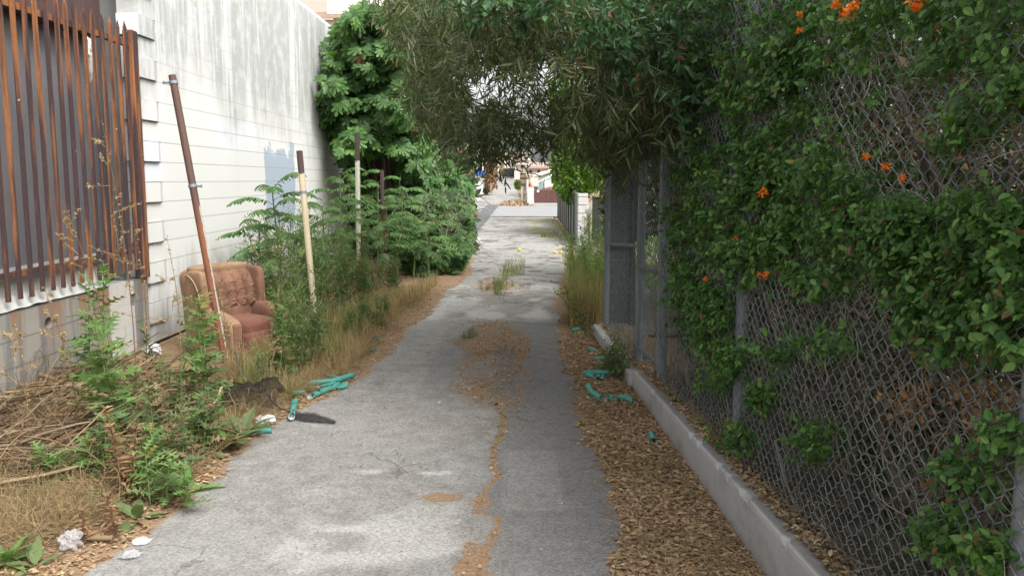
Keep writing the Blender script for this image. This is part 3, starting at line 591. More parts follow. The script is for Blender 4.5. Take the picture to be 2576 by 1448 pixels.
# ------------------------------------------------------------------ armchair
CH = np.array([-2.66, 7.5, -.10]); ca = math.radians(-36) + PI / 2
Rz = np.array([[math.cos(ca), -math.sin(ca), 0], [math.sin(ca), math.cos(ca), 0], [0, 0, 1]])
chair = thing('armchair', 'worn brown velour recliner armchair dumped in the weeds against the white wall', 'armchair', tuple(CH))
SC = .855
def cw(v): return (np.asarray(v) * [.93, 1, 1]) @ Rz.T * SC + CH     # local: x = width, -y = front
def pillow(mb, c, s, e=4., n=26, fn=None):
    u = np.linspace(-PI / 2, PI / 2, n); w_ = np.linspace(-PI, PI, 2 * n)
    uu, ww = np.meshgrid(u, w_, indexing='ij'); f = lambda a: np.sign(a) * np.abs(a) ** (2 / e)
    P_ = np.stack([f(np.cos(uu)) * f(np.cos(ww)) * s[0], f(np.cos(uu)) * f(np.sin(ww)) * s[1], f(np.sin(uu)) * s[2]], -1)
    if fn is not None: P_ = fn(P_)
    return grid(mb, cw(P_ + np.array(c)), True)
def rumple(a, k=6, seed=0):
    def f(P_): 
        n_ = fbm(P_[..., 0] * k + 5 + P_[..., 2] * 3, P_[..., 1] * k + P_[..., 2] * k + 5, 3, seed) - .45
        return P_ * (1 + a * n_[..., None])
    return f
mb = MB(); pillow(mb, (0, .05, .2), (.37, .36, .17), 8, fn=rumple(.03)); mb.build('base', M['velour'], chair)
mb = MB(); pillow(mb, (0, -.05, .40), (.27, .36, .095), 5, fn=rumple(.08, 7, 2)); mb.build('seat', M['velour_seat'], chair)
mb = MB(); pillow(mb, (0, -.44, .17), (.27, .085, .17), 5, fn=rumple(.1, 7, 8)); pillow(mb, (0, -.36, .3), (.27, .12, .08), 4, fn=rumple(.08)); mb.build('footrest', M['velour_seat'], chair)
for sx in (-1, 1):
    mb = MB()
    def arm(P_, sx=sx):
        P_ = P_.copy(); h = P_[..., 2]; top = sst(.02, .22, h); P_[..., 0] *= (1 + .22 * top); P_[..., 2] += -.07 * sst(.1, -.4, P_[..., 1]) * top; return rumple(.03, 4)(P_)
    pillow(mb, (sx * .385, -.04, .32), (.085, .41, .30), 6, fn=arm); a = mb.build('arm', M['velour_side'] if sx < 0 else M['velour'], chair)
    mb = MB(); box(mb, sx * .385 - .052, sx * .385 + .052, -.475, -.40, .08, .50, .018); mb.v = [cw(v) for v in mb.v]; mb.build('arm_front_panel', M['velour'], a)
def lean(P_):
    P_ = P_.copy(); P_[..., 1] += .22 * sst(-.5, .5, P_[..., 2]) * P_[..., 2] * 1.2 + .06; return rumple(.03, 4, 3)(P_)
mb = MB(); pillow(mb, (0, .38, .56), (.42, .11, .46), 7, fn=lean); mb.build('backrest', M['velour_side'], chair)
# wings
for sx in (-1, 1):
    mb = MB(); pillow(mb, (sx * .40, .26, .76), (.055, .17, .27), 5, fn=rumple(.04)); wg = mb.build('wing', M['velour_side'] if sx < 0 else M['velour'], chair)
    mb = MB(); th_ = np.linspace(.0, PI * .55, 12); tube(mb, cw([(sx * .457, .40 - .28 * math.sin(a), .62 + .36 * math.cos(a)) for a in th_]), .006, 6); mb.build('piping', M['piping'], wg)
# ruched back cushion in vertical channels
mb = MB(); nu, nv = 150, 90; u = np.linspace(-1, 1, nu); v_ = np.linspace(0, 1, nv); uu, vv = np.meshgrid(u, v_, indexing='ij')
chn = np.abs(np.cos((uu * 2.5) * PI)) ** .5; prof = np.sin(PI * np.clip(vv, 0, 1)) ** .45
wr = fbm(uu * 5 + 3, vv * 24 + 5 * (1 - chn), 3, 17) - .47
bul = .05 + .13 * prof * (1 - .25 * np.abs(uu) ** 6) * (.5 + .5 * chn) + .07 * wr * prof * (1.15 - chn * .5) + .03 * np.sin(PI * np.clip((vv - .0) / .35, 0, 1)) * prof
X_ = uu * .355 * (1 - .05 * (vv > .9)); Z_ = .53 + .50 * vv - .03 * (1 - chn) * np.where(vv < .2, 1, 0); Y_ = .27 - bul + .14 * vv * vv
Y_ = np.where((vv > .995) | (vv < .005) | (np.abs(uu) > .995), .34, Y_)
grid(mb, cw(np.stack([X_, Y_, Z_], -1))); mb.build('back_cushion', M['velour'], chair)
mb = MB(); pillow(mb, (0, .22, .52), (.29, .1, .13), 3.5, fn=rumple(.08, 6, 4)); mb.build('lumbar_cushion', M['velour'], chair)
mb = MB(); pillow(mb, (0, .40, 1.03), (.40, .11, .05), 3.5, fn=rumple(.06, 6, 4)); mb.build('top_roll', M['velour_side'], chair)
# ------------------------------------------------------------------ curb and right fence
cb = thing('concrete_curb', 'low pale concrete curb wall running under the chain link fence', 'curb', (1.0, 4.5, 0))
def cfx(Y): return 1.063 - .035 * (Y - 3.08)
def tz(Y): return np.interp(Y, [2.4, 6.0], [.262, .155])
mb = MB(); ys = np.arange(1.0, 6.04, .04); rows = []
for y in ys:
    e = .006 * (float(vnoise(np.array(y * 5), np.array(0.), 3)) - .5); ch_ = -.012 if rng.random() < .07 else 0; t_ = float(tz(y))
    rows.append([(cfx(y), y, -.02), (cfx(y), y, .1), (cfx(y) + .003, y, t_ - .03), (cfx(y) + .007 - ch_ * .6, y, t_ - .012 + e * .5 + ch_), (cfx(y) + .02 - ch_, y, t_ + ch_ * .5), (cfx(y) + .105, y, t_ + .002), (cfx(y) + .106, y, -.02)])
grid(mb, np.array(rows), False); mb.add([(cfx(6.0), 6.0, -.02), (cfx(6.0) + .105, 6.0, -.02), (cfx(6.0) + .105, 6.0, .157), (cfx(6.0) + .02, 6.0, .155), (cfx(6.0) + .0, 6.0, .14)], [(0, 1, 2, 3, 4)]); mb.build('near_section', M['curb'], cb)
mb = MB(); rows = []
for y in np.arange(6.06, 8.2, .1): x = cfx(y) - .03; rows.append([(x, y, -.02), (x + .003, y, .105), (x + .012, y, .116), (x + .1, y, .118), (x + .101, y, -.02)])
grid(mb, np.array(rows), False); mb.add(rows[0], [(0, 1, 2, 3, 4)]); mb.build('far_section', M['curb'], cb)
mb = MB(); gy_ = np.linspace(.8, 6.06, 40); grid(mb, np.stack([np.stack([cfx(gy_) + .1 + (3.2 - cfx(gy_)) * k / 12 for k in range(13)], 1), np.repeat(gy_[:, None], 13, 1), np.repeat(tz(gy_)[:, None] - .012, 13, 1)], -1)); mb.build('hedge_bed', M['lot'], kind='structure')
sheet('bed_end', [(cfx(6) + .08, 6.06), (cfx(8.1) + .08, 8.1), (1.35, 8.1), (1.35, 6.06)], .112, M['dirt'])
sheet('side_lot', [(cfx(8.2) - .1, 8.15), (1.3, 8.15), (14, 8.2), (14, 34), (2.2, 34), (1.2, 14)], .0, M['lot'])
def chainlink(mb, ya, yb, za, zb, off=0, w_=.0345, r=.0021, sag=.012):
    u = np.arange(ya, yb, w_); k = int((zb - za) / w_); kk = np.arange(k); P_ = []
    J, K = np.meshgrid(np.arange(len(u)), kk, indexing='ij'); sg = np.where((J + K) % 2 == 0, 1, -1)
    yv = u[J] + sg * w_ / 2; zv = za + K * w_
    yv = np.repeat(yv[:, :, None], 2, 2); zv = zv[:, :, None] + np.array([-.006, .006]); nn = (sg[:, :, None] * np.array([1, -1])) * .0022
    yv = yv.reshape(len(u), -1); zv = zv.reshape(len(u), -1); nn = nn.reshape(len(u), -1)
    yv = yv + .012 * (fbm(zv * 1.1, yv * .7, 2, 3) - .4); bul = sag * (fbm(yv * .9, zv * .9, 3, 5) - .45) * 2
    P_ = np.stack([fx(yv) + off + nn + bul, yv, zv], -1); multitube(mb, P_, np.full(P_.shape[:2], r), 4)
def fpost(parent, px, py0, z1, r=.03, name='post', z0=.2, extra=()):
    p = WF(px, py0); mb = MB(); y = p[1]; x = fx(y) + .035; tube(mb, [(x, y, z0 - .05), (x, y, z0 + .5), (x, y, z1)], r, 14); o = mb.build(name, M['galv'], parent)
    for z in np.arange(z0 + .18, z1, .36): mb = MB(); tube(mb, [(x, y, z - .006), (x, y, z + .006)], r * 1.12, 12); mb.build('tie_band', M['galv'], o)
    return y
fence = thing('chain_link_fence', 'long galvanised chain link fence overgrown by lantana with orange flowers', 'fence', (1.2, 3.5, .2))
TOPZ = 2.75
y_a = fpost(fence, 2552, 1250, TOPZ, .034); y_b = fpost(fence, 1848, 800, TOPZ, .03); y_c = fpost(fence, 1652, 900, TOPZ, .034)
mb = MB(); chainlink(mb, 1.25, y_c - .02, .17, TOPZ); mb.build('chain_link_mesh', M['wire'], fence)
mb = MB(); tube(mb, [WF(1780, 640) + [.03, 0, 0], WF(1655, 630) + [.03, 0, 0]], .019, 10); mb.build('rail', M['galv'], fence)
mb = MB(); tube(mb, [(fx(1.2) + .03, 1.2, TOPZ), (fx(y_c) + .03, y_c, TOPZ)], .021, 10); mb.build('top_rail', M['galv'], fence)
gate = thing('chain_link_gate', 'narrow chain link gate panel between the two close steel posts', 'gate', (1.0, 5.9, .2))
y_d = WF(1597, 870)[1]
mb = MB(); ga, gb = y_c + .08, y_d - .06
for pts in ([(ga, .25), (ga, 2.3)], [(gb, .25), (gb, 2.3)], [(ga, .26), (gb, .26)], [(ga, WF(1645, 679)[2]), (gb, WF(1603, 671)[2])], [(ga, 2.3), (gb, 2.3)]): tube(mb, [(fx(y) + .03, y, z) for y, z in pts], .02, 10)
mb.build('gate_frame', M['galv'], gate); mb = MB(); chainlink(mb, ga, gb, .22, 2.3, .005); mb.build('gate_mesh', M['wire'], gate)
f2 = thing('chain_link_fence', 'short far chain link fence bay with dark slats behind it', 'fence', (.95, 7, .15))
fpost(f2, 1597, 870, 2.6, .034, z0=.12); y_e = fpost(f2, 1516, 815, 2.5, .028, z0=.12)
mb = MB(); chainlink(mb, y_d, y_e, .13, 2.5, 0, .03, .0019); mb.build('chain_link_mesh', M['wire'], f2)
mb = MB(); tube(mb, [WF(1605, 619) + [.03, 0, 0], WF(1522, 613) + [.03, 0, 0]], .016, 8); mb.build('rail', M['galv'], f2)
sl_ = thing('slatted_screen', 'dark horizontal slat screen behind the far chain link bay', 'screen', (1.5, 7, .1))
mb = MB()
for z in np.arange(.12, 2.6, .085): box(mb, fx(y_e) + .03, 1.26, y_e + .12, y_e + .135, z, z + .081)
mb.build('slats', M['darkwood'], sl_); mb = MB(); box(mb, 1.262, 1.31, y_e + .1, y_e + .15, 0, 2.6); mb.build('post', M['darkwood'], sl_)
# ------------------------------------------------------------------ lantana hedge
hg = thing('lantana_hedge', 'dense twiggy lantana hedge with orange flowers pushing through the chain link', 'hedge', (1.7, 3.5, .2))
def curves(P0, D0, L, n=7, wob=.35, grav=.0):
    T = len(P0); P_ = [P0]; d = norm(D0)
    for i in range(n - 1):
        d = norm(d + rng.normal(size=(T, 3)) * wob / math.sqrt(n) - np.array([0, 0, grav / n])); P_.append(P_[-1] + d * (np.asarray(L).reshape(-1, 1) / (n - 1)))
    return np.stack(P_, 1)
def hedge_pts(n, y0, y1, z0, z1, d0, d1):
    y = y0 + (y1 - y0) * rng.random(n) ** 1.25; z = rng.uniform(z0, z1, n); return np.stack([fx(y) + rng.uniform(d0, d1, n), y, z], 1)
mb = MB(); NT_ = 3400; P0 = hedge_pts(NT_, 1.1, 5.6, .2, 2.9, .02, .45); D0 = rng.normal(size=(NT_, 3)) * [.35, 1., .9] + [-.05, 0, .25]
Cv = curves(P0, D0, rng.uniform(.2, .65, NT_), 7, .9); Cv[..., 0] = np.maximum(Cv[..., 0], fx(Cv[..., 1]) + .012 * rng.choice([-1., 1, 1], (NT_, 1)))
multitube(mb, Cv, np.linspace(1, .45, 7)[None] * rng.uniform(.0009, .003, (NT_, 1)), 3)
P0 = hedge_pts(150, 1.0, 5.7, .15, .8, .15, .7); Cv = curves(P0, rng.normal(size=(150, 3)) * [.25, .8, .2] + [0, 0, .7], rng.uniform(.8, 1.9, 150), 10, .8)
Cv[..., 0] = np.maximum(Cv[..., 0], fx(Cv[..., 1]) + .03); multitube(mb, Cv, np.linspace(1, .4, 10)[None] * rng.uniform(.006, .016, (150, 1)), 6)
P0 = hedge_pts(1500, 1.1, 5.6, .22, 2.7, -.015, .03); Cv = curves(P0, rng.normal(size=(1500, 3)) * [.12, .8, .9] + [0, 0, .3], rng.uniform(.12, .5, 1500), 7, .8); Cv[..., 0] = np.clip(Cv[..., 0], fx(Cv[..., 1]) - .04, fx(Cv[..., 1]) + .06); Cv[..., 2] = np.maximum(Cv[..., 2], .2); multitube(mb, Cv, np.linspace(1, .4, 7)[None] * rng.uniform(.001, .003, (1500, 1)), 3)
mb.build('branches', M['twig'], hg)
for (a, b_, c_, d_) in (((2230, 1180), (2330, 1330), (2440, 1390), .02), ((2130, 1330), (2290, 1380), (2420, 1440), .022), ((2250, 230), (2360, 470), (2440, 700), .017), ((2330, 300), (2300, 500), (2430, 620), .012), ((2200, 960), (2230, 1180), (2270, 1330), .014), ((1990, 900), (2040, 1000), (2130, 1200), .012)):
    ps = [WF(q[0], q[1], .07 + .05 * i) for i, q in enumerate((a, b_, c_))]; tt = np.linspace(0, 1, 9)[:, None]
    cur = ps[0] * (1 - tt) ** 2 + 2 * ps[1] * tt * (1 - tt) + ps[2] * tt ** 2 + rng.normal(size=(9, 3)) * .008; mb = MB(); tube(mb, cur, d_ * np.linspace(1, .7, 9), 8); mb.build('thick_stem', M['twig'], hg)
# interior leaves, dark and dense, added to block light through the hedge
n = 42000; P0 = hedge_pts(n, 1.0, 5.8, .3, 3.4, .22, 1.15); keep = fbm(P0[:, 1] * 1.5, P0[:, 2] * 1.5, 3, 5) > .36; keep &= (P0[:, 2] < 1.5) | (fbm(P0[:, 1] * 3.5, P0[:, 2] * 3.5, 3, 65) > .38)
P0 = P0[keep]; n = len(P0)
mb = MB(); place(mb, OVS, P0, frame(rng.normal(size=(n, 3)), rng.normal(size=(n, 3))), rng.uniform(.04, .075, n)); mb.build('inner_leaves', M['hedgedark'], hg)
# leaf clusters through the mesh
polys = [([(1700, 380), (1760, 250), (1900, 180), (2000, 200), (2050, 300), (1990, 400), (1960, 480), (1880, 560), (1860, 640), (1850, 760), (1790, 860), (1720, 800), (1690, 680), (1720, 560), (1700, 470)], 2800, .7),
         ([(1830, 620), (1990, 560), (2080, 620), (2160, 700), (2100, 760), (1960, 700), (1900, 780), (1850, 720)], 1300, .7),
         ([(1650, -30), (2600, -30), (2600, 90), (2400, 130), (2250, 70), (2150, 110), (2050, 260), (1900, 230), (1750, 260), (1620, 160)], 2600, .8),
         ([(2290, 560), (2460, 500), (2600, 520), (2600, 860), (2480, 900), (2350, 900), (2290, 800), (2250, 700)], 1500, .75),
         ([(2080, 520), (2300, 540), (2330, 640), (2280, 700), (2130, 640), (2040, 560)], 620, .7),
         ([(1690, 700), (1850, 740), (1890, 900), (1850, 960), (1790, 900), (1700, 830)], 900, .7),
         ([(1750, 130), (2200, 110), (2230, 330), (2120, 480), (1980, 520), (1820, 480)], 1500, .5)]
circ = [(1800, 950, 50), (2060, 1110, 46), (1850, 1120, 55), (1705, 1040, 26), (1790, 1160, 36), (2450, 1180, 60), (2390, 1350, 50), (2000, 470, 80), (2160, 430, 80), (2430, 320, 60), (2540, 220, 60), (2220, 200, 60), (1960, 560, 70), (1740, 560, 60), (1960, 880, 45), (2180, 560, 60), (2380, 160, 50), (2560, 640, 60), (2290, 560, 50), (2560, 1120, 40), (1760, 1100, 30), (2100, 870, 40), (2510, 1400, 40), (1930, 1000, 34), (2330, 180, 50), (2520, 100, 60)]
PP = []
for poly, n, th_ in polys:
    q = sample(poly, n, 8); PP.append(q)
for x, y, r in circ:
    n = int(r * 2.8); a = rng.uniform(0, 2 * PI, n); rr = r * np.sqrt(rng.random(n)); PP.append(np.stack([x + rr * np.cos(a), y + rr * np.sin(a)], 1))
q = np.concatenate(PP); cl = fbm(q[:, 0] / 55, q[:, 1] / 50, 3, 19) - .36 + .7 * (fbm(q[:, 0] / 22, q[:, 1] / 22, 2, 29) - .4)
for wp, lim in (([(2090, 130), (2620, 90), (2620, 490), (2290, 520), (2110, 480), (2050, 300)], .10), ([(1880, 760), (2280, 770), (2330, 900), (2620, 900), (2620, 1500), (2150, 1500), (1850, 1100)], .02), ([(1900, 200), (2100, 150), (2100, 520), (1900, 520)], .05)):
    cl = cl - np.where(inpoly(q[:, 0] + 70 * (fbm(q[:, 0] / 40, q[:, 1] / 40, 2, 91) - .4), q[:, 1] + 130 * (fbm(q[:, 0] / 45, q[:, 1] / 45, 3, 92) - .4), wp), lim, 0)
q = q[cl > .0]
P0 = WF(q[:, 0], q[:, 1]); n = len(P0); m = (P0[:, 1] > .9) & (P0[:, 1] < 6.1); P0 = P0[m]; n = len(P0)
# each sample becomes a little shoot of 5 leaves
sh = P0 + np.stack([rng.uniform(-.07, .08, n) * np.where(P0[:, 2] > .35, 1, .6), rng.normal(size=n) * .02, rng.normal(size=n) * .02], 1)
ax = norm(np.stack([-.8 + .5 * rng.normal(size=n), .5 * rng.normal(size=n), .5 + .4 * rng.normal(size=n)], 1)); mb = MB()
for k in range(5):
    a = k * 2.4 + rng.uniform(0, 6, n); s1 = norm(np.cross(ax, rng.normal(size=(n, 3)))); d = norm(s1 + ax * .35); 
    place(mb, OVATE, sh + ax * (.012 * k)[None] if False else sh + ax * .012 * k, frame(d, ax + rng.normal(size=(n, 3)) * .3 + np.array([-.2, -.2, .5])), rng.uniform(.017, .042, n) * (.85 + .2 * (P0[:, 1] > 3)))
mb.build('outer_leaves', M['lantana'], hg)
# some brown dead leaf clumps
mb = MB(); 
for x, y, r, n in ((2270, 1020, 60, 150), (2400, 990, 40, 90), (2500, 560, 50, 120), (2230, 1000, 40, 60), (2450, 1080, 40, 70), (1870, 1050, 30, 40), (2260, 330, 60, 60), (2180, 700, 80, 60), (2490, 1020, 50, 90)):
    q = rng.normal(size=(n, 2)) * r * .5 + (x, y); p = WF(q[:, 0], q[:, 1]); p[:, 0] += rng.uniform(-.01, .1, n); place(mb, OVATE, p, frame(rng.normal(size=(n, 3)), rng.normal(size=(n, 3))), rng.uniform(.012, .028, n))
mb.build('dead_leaves', M['dead'], hg)
for x, y, r in ((2105, 14, .022), (2130, 38, .026), (2148, 20, .022), (2305, 14, .028), (2180, 398, .016), (2228, 420, .015), (2272, 453, .014), (1922, 485, .022), (1852, 601, .015), (1928, 693, .02), (1775, 703, .015), (1711, 227, .018), (2010, 80, .016), (1992, 408, .012), (2012, 38, .014), (1912, 692, .014)):
    p = WF(x, y, -.09); mb = MB(); k = 26; d = norm(rng.normal(size=(k, 3)) + [-.9, -.6, .5]); place(mb, OVATE, p + d * r * .75, frame(rng.normal(size=(k, 3)), d), np.full(k, r * .75)); mb.build('flower_head', M['orange'], hg)
# ------------------------------------------------------------------ overhanging willow leaved tree
wt = thing('willow_leaved_tree', 'large drooping narrow leaved tree overhanging the alley like an arch', 'tree', (2.3, 9.2, 0))
mb = MB()
def limb(pts, r0, r1, n=14):
    p = np.array(pts, float); tt = np.linspace(0, len(p) - 1, n); cur = np.stack([np.interp(tt, np.arange(len(p)), p[:, i]) for i in range(3)], 1); cur[1:-1] = .25 * cur[:-2] + .5 * cur[1:-1] + .25 * cur[2:]
    tube(mb, cur, np.linspace(r0, r1, n), 9)
limb([(2.3, 9.2, 0), (2.2, 9.1, 1.4), (1.9, 8.7, 2.8), (1.5, 8.2, 3.9)], .2, .12); mb.build('trunk', M['bark'], wt)
mb = MB(); limb([(1.6, 8.3, 3.6), (.8, 8.2, 3.9), (-.3, 8.4, 3.8), (-1.3, 8.7, 3.5)], .09, .03); limb([(1.7, 8.4, 3.3), (1.2, 6.9, 3.6), (.3, 5.6, 3.5), (-.3, 4.9, 3.2)], .08, .025); limb([(1.9, 8.7, 2.9), (1.2, 9.6, 3.5), (0.2, 10.3, 3.6)], .06, .02); limb([(1.6, 8.2, 3.6), (1.6, 6.5, 4.0), (1.7, 4.5, 4.2)], .07, .03); limb([(-.3, 8.4, 3.8), (-.9, 7.6, 3.2), (-.95, 7.2, 2.7)], .03, .012); limb([(.8, 8.2, 3.9), (.6, 6.6, 3.2), (.5, 6., 2.6)], .03, .01); mb.build('limbs', M['bark'], wt)
def willow(mb, mtw, q, Ylo, Yhi, per=14, L=(.075, .12), tw=(.16, .34), tpl=LANCE, wdth=1., up=None, dirb=(0, 0, -.75)):
    n = len(q); q = q.copy(); q[:, 1] -= 48 * sst(200, 380, q[:, 1]); P0 = V(q[:, 0], q[:, 1], rng.uniform(Ylo, Yhi, n)); D = rng.normal(size=(n, 3)) * [.7, .6, .45] + np.array(dirb)
    Cv = curves(P0, D, rng.uniform(*tw, n), 6, .5, .5); multitube(mtw, Cv, np.linspace(.0025, .001, 6)[None] * np.ones((n, 1)), 3)
    for k in range(per):
        t_ = (k + rng.random(n)) / per * 5; i = np.minimum(t_.astype(int), 4); f = (t_ - i)[:, None]; p = Cv[np.arange(n), i] * (1 - f) + Cv[np.arange(n), i + 1] * f
        d = norm(Cv[np.arange(n), i + 1] - Cv[np.arange(n), i]); s1 = norm(np.cross(d, rng.normal(size=(n, 3)))); dd = norm(d * rng.uniform(.25, 1.1, (n, 1)) + s1 + np.array([0, 0, -.22]))
        place(mb, tpl, p, frame(dd, rng.normal(size=(n, 3)) + (np.array([0, 0, 1.2]))), np.stack([rng.uniform(*L, n) * wdth, rng.uniform(*L, n), rng.uniform(*L, n)], 1))
mf, mt = MB(), MB()
top = [(950, -60), (1000, 60), (1020, 180), (1060, 300), (1090, 390), (1150, 410), (1190, 380), (1215, 430), (1245, 440), (1255, 380), (1245, 330), (1190, 280), (1180, 190), (1230, 125), (1300, 110), (1400, 130), (1450, 260), (1425, 380), (1440, 420), (1520, 430), (1600, 400), (1680, 390), (1720, 300), (1900, 180), (1900, -60)]
dense = [(1000, -60), (1030, 60), (1060, 200), (1080, 320), (1150, 380), (1170, 330), (1165, 220), (1200, 110), (1330, 80), (1450, 95), (1500, 240), (1490, 380), (1600, 370), (1700, 300), (1850, 150), (1900, -60)]
holes = [(1190, 235), (1240, 190), (1330, 170), (1400, 190), (1425, 300), (1400, 390), (1340, 370), (1300, 380), (1265, 400), (1250, 330), (1205, 310)]
willow(mf, mt, sample(dense, 1500, 6), 6.0, 9.5, 15); willow(mf, mt, sample(top, 950, 6), 5.0, 9.5, 14); willow(mf, mt, sample(holes, 165, 6), 5.5, 9.5, 11)
willow(mf, mt, sample([(1000, -60), (1010, 60), (1030, 200), (1060, 330), (1130, 390), (1160, 300), (1130, 150), (1110, -60)], 700, 6), 8.6, 11.2, 15)
willow(mf, mt, sample([(1480, 180), (1760, 60), (1760, 300), (1680, 360), (1500, 400), (1450, 330)], 300, 5), 4.6, 7.0, 14, L=(.08, .13))
willow(mf, mt, sample([(1180, -40), (1450, -40), (1500, 120), (1400, 170), (1250, 150), (1190, 100)], 220, 5), 4.4, 6.5, 14, L=(.08, .12))
willow(mf, mt, sample([(1120, 330), (1190, 330), (1180, 400), (1215, 420), (1240, 440), (1270, 440), (1262, 370), (1290, 350), (1260, 300), (1200, 300)], 95, 4), 5.6, 7.5, 14)
willow(mf, mt, sample([(1290, 340), (1420, 330), (1420, 400), (1380, 400), (1330, 385), (1300, 375)], 45, 4), 5.6, 8, 12)
willow(mf, mt, sample([(1480, 380), (1690, 330), (1690, 400), (1620, 440), (1560, 470), (1500, 430)], 110, 5), 6.2, 7.8, 12)
# crown above the frame, shading the hedge side
n = 700; P_ = np.stack([rng.uniform(.9, 4.5, n), rng.uniform(3.0, 12, n), rng.uniform(3.4, 5.4, n)], 1); Cv = curves(P_, rng.normal(size=(n, 3)) + [0, 0, -.4], rng.uniform(.3, .6, n), 6, .5)
for k in range(12):
    i = rng.integers(0, 5, n); p = Cv[np.arange(n), i]; place(mf, SIMPLE, p, frame(rng.normal(size=(n, 3)) + [0, 0, -.4], rng.normal(size=(n, 3)) + [0, 0, 1]), np.stack([np.full(n, .25), rng.uniform(.12, .2, n), np.full(n, .12)], 1))
mf.build('foliage', M['willow'], wt); mt.build('twigs', M['twig'], wt)
# oval leaved shrub vine over the top of the fence
sv = thing('oval_leaved_shrub', 'dark green small leaved shrub spilling over above the fence and alley top', 'shrub', (2.0, 6.3, .2))
mf, mt = MB(), MB()
willow(mf, mt, sample([(1400, -40), (2050, -40), (2000, 120), (1900, 200), (1800, 330), (1700, 360), (1650, 200), (1500, 110), (1420, 60)], 560, 8), 4.3, 6.2, 12, L=(.04, .065), tw=(.15, .3), tpl=OVATE, dirb=(0, 0, 0))
willow(mf, mt, sample([(1700, 180), (1900, 130), (1880, 420), (1760, 520), (1700, 420)], 240, 8), 4.6, 6., 11, L=(.035, .055), tw=(.1, .2), tpl=OVATE, dirb=(0, 0, 0))
willow(mf, mt, sample([(1130, -40), (1420, -40), (1360, 40), (1210, 40)], 70, 8), 4.2, 5., 12, L=(.04, .06), tw=(.15, .3), tpl=OVATE, dirb=(-.5, 0, 0))
n = 9000; P_ = hedge_pts(n, 3.8, 9, 2.2, 3.9, .0, 1.6); place(mf, OVS, P_, frame(rng.normal(size=(n, 3)), rng.normal(size=(n, 3))), rng.uniform(.04, .08, n))
mf.build('foliage', M['privet'], sv); mt.build('twigs', M['twig'], sv)
mb = MB(); limb([(2.0, 6.3, .2), (1.9, 6.2, 1.4), (1.7, 6.0, 2.6)], .05, .03); mb.build('trunk', M['bark'], sv)
# ------------------------------------------------------------------ fig tree
fg = thing('fig_tree', 'tall bushy fig tree with big lobed leaves at the end of the white wall', 'tree', (-2.6, 15.6, 0))
figp = [(830, 110), (858, 60), (890, 15), (960, 10), (1010, 60), (1050, 130), (1060, 250), (1075, 330), (1085, 400), (1150, 420), (1180, 460), (1185, 520), (1150, 560), (1080, 520), (1020, 500), (960, 500), (900, 470), (860, 420), (850, 360), (815, 300), (808, 230), (825, 180)]
mf = MB(); nf = 7600; q = sample(figp, nf, 5); cn = fbm(q[:, 0] / 42, q[:, 1] / 42, 2, 77); 
dep = 13.2 + 2.6 * (1 - np.clip(cn * 1.6 - .2, 0, 1)) * .6 + rng.uniform(0, 1.3, nf)
dkh = ((q[:, 0] > 850) & (q[:, 0] < 1040) & (q[:, 1] > 380) & (q[:, 1] < 500)); keep = ~dkh | (rng.random(nf) < .3); q, dep = q[keep], dep[keep]; dep = dep + np.where((q[:, 1] > 380) & (q[:, 0] < 1040), .9, 0); dep = dep + np.clip((q[:, 0] - 1000) / 90, 0, 2.2)
dep = np.where(q[:, 0] < 855, np.minimum(dep, 16.0), dep)
P_ = V(q[:, 0], q[:, 1], dep); P_[:, 0] = np.maximum(P_[:, 0], wx(P_[:, 1]) + .05); n = len(P_)
D = norm(rng.normal(size=(n, 3)) * [.75, .35, .35] + [0, -.45, -.65]); U = rng.normal(size=(n, 3)) * .5 + [.15, -.75, .7]
place(mf, FIG, P_, frame(D, U), rng.uniform(.13, .29, n)); mf.build('foliage', M['fig'], fg)
mb = MB(); base = np.array([-2.6, 15.6, 0]); limb([base, base + [0, 0, 1.4], base + [.2, -.2, 2.6]], .14, .09); mb.build('trunk', M['bark'], fg)
mb = MB()
for k in range(26):
    e = P_[rng.integers(0, n)]; s0 = base + np.array([rng.uniform(-.1, .2), 0, rng.uniform(.8, 2.5)]); mid = (s0 + e) / 2 + [0, .2, .35]; limb([s0, mid, e], .04, .01, 9)
mb.build('limbs', M['bark'], fg)
# ivy and fig undergrowth at the road side
mf, mt = MB(), MB()
iv = [(1030, 500), (1150, 470), (1185, 540), (1190, 610), (1170, 660), (1130, 700), (1060, 700), (990, 660), (960, 600), (980, 540)]
un = thing('climbing_shrub', 'low dense climbing shrub mound bulging toward the asphalt below the fig tree', 'shrub', tuple(V(1080, 650, 14.2) * [1, 1, 0]))
q = sample(iv, 3600, 3); d = 12.7 + (1 - np.clip(fbm(q[:, 0] / 30, q[:, 1] / 30, 2, 5) * 1.8 - .4, 0, 1)) * 1.1 + np.clip((640 - q[:, 1]) / 70, 0, 3); P_ = V(q[:, 0], q[:, 1], d); P_[:, 2] = np.maximum(P_[:, 2], .03); n = len(P_)
place(mf, FIG, P_, frame(norm(rng.normal(size=(n, 3)) * [.7, .4, .4] + [.2, -.4, -.5]), rng.normal(size=(n, 3)) * .45 + [.2, -.7, .7]), rng.uniform(.055, .13, n)); mf.build('foliage', M['ail'], un)
q = sample(iv, 260, 6); P0 = V(q[:, 0], q[:, 1], 14.0); Cv = curves(P0, rng.normal(size=(260, 3)), np.full(260, .5), 5, .6); Cv[..., 2] = np.maximum(Cv[..., 2], 0); multitube(mt, Cv, np.full((260, 5), .005), 3); mt.build('twigs', M['twig'], un)
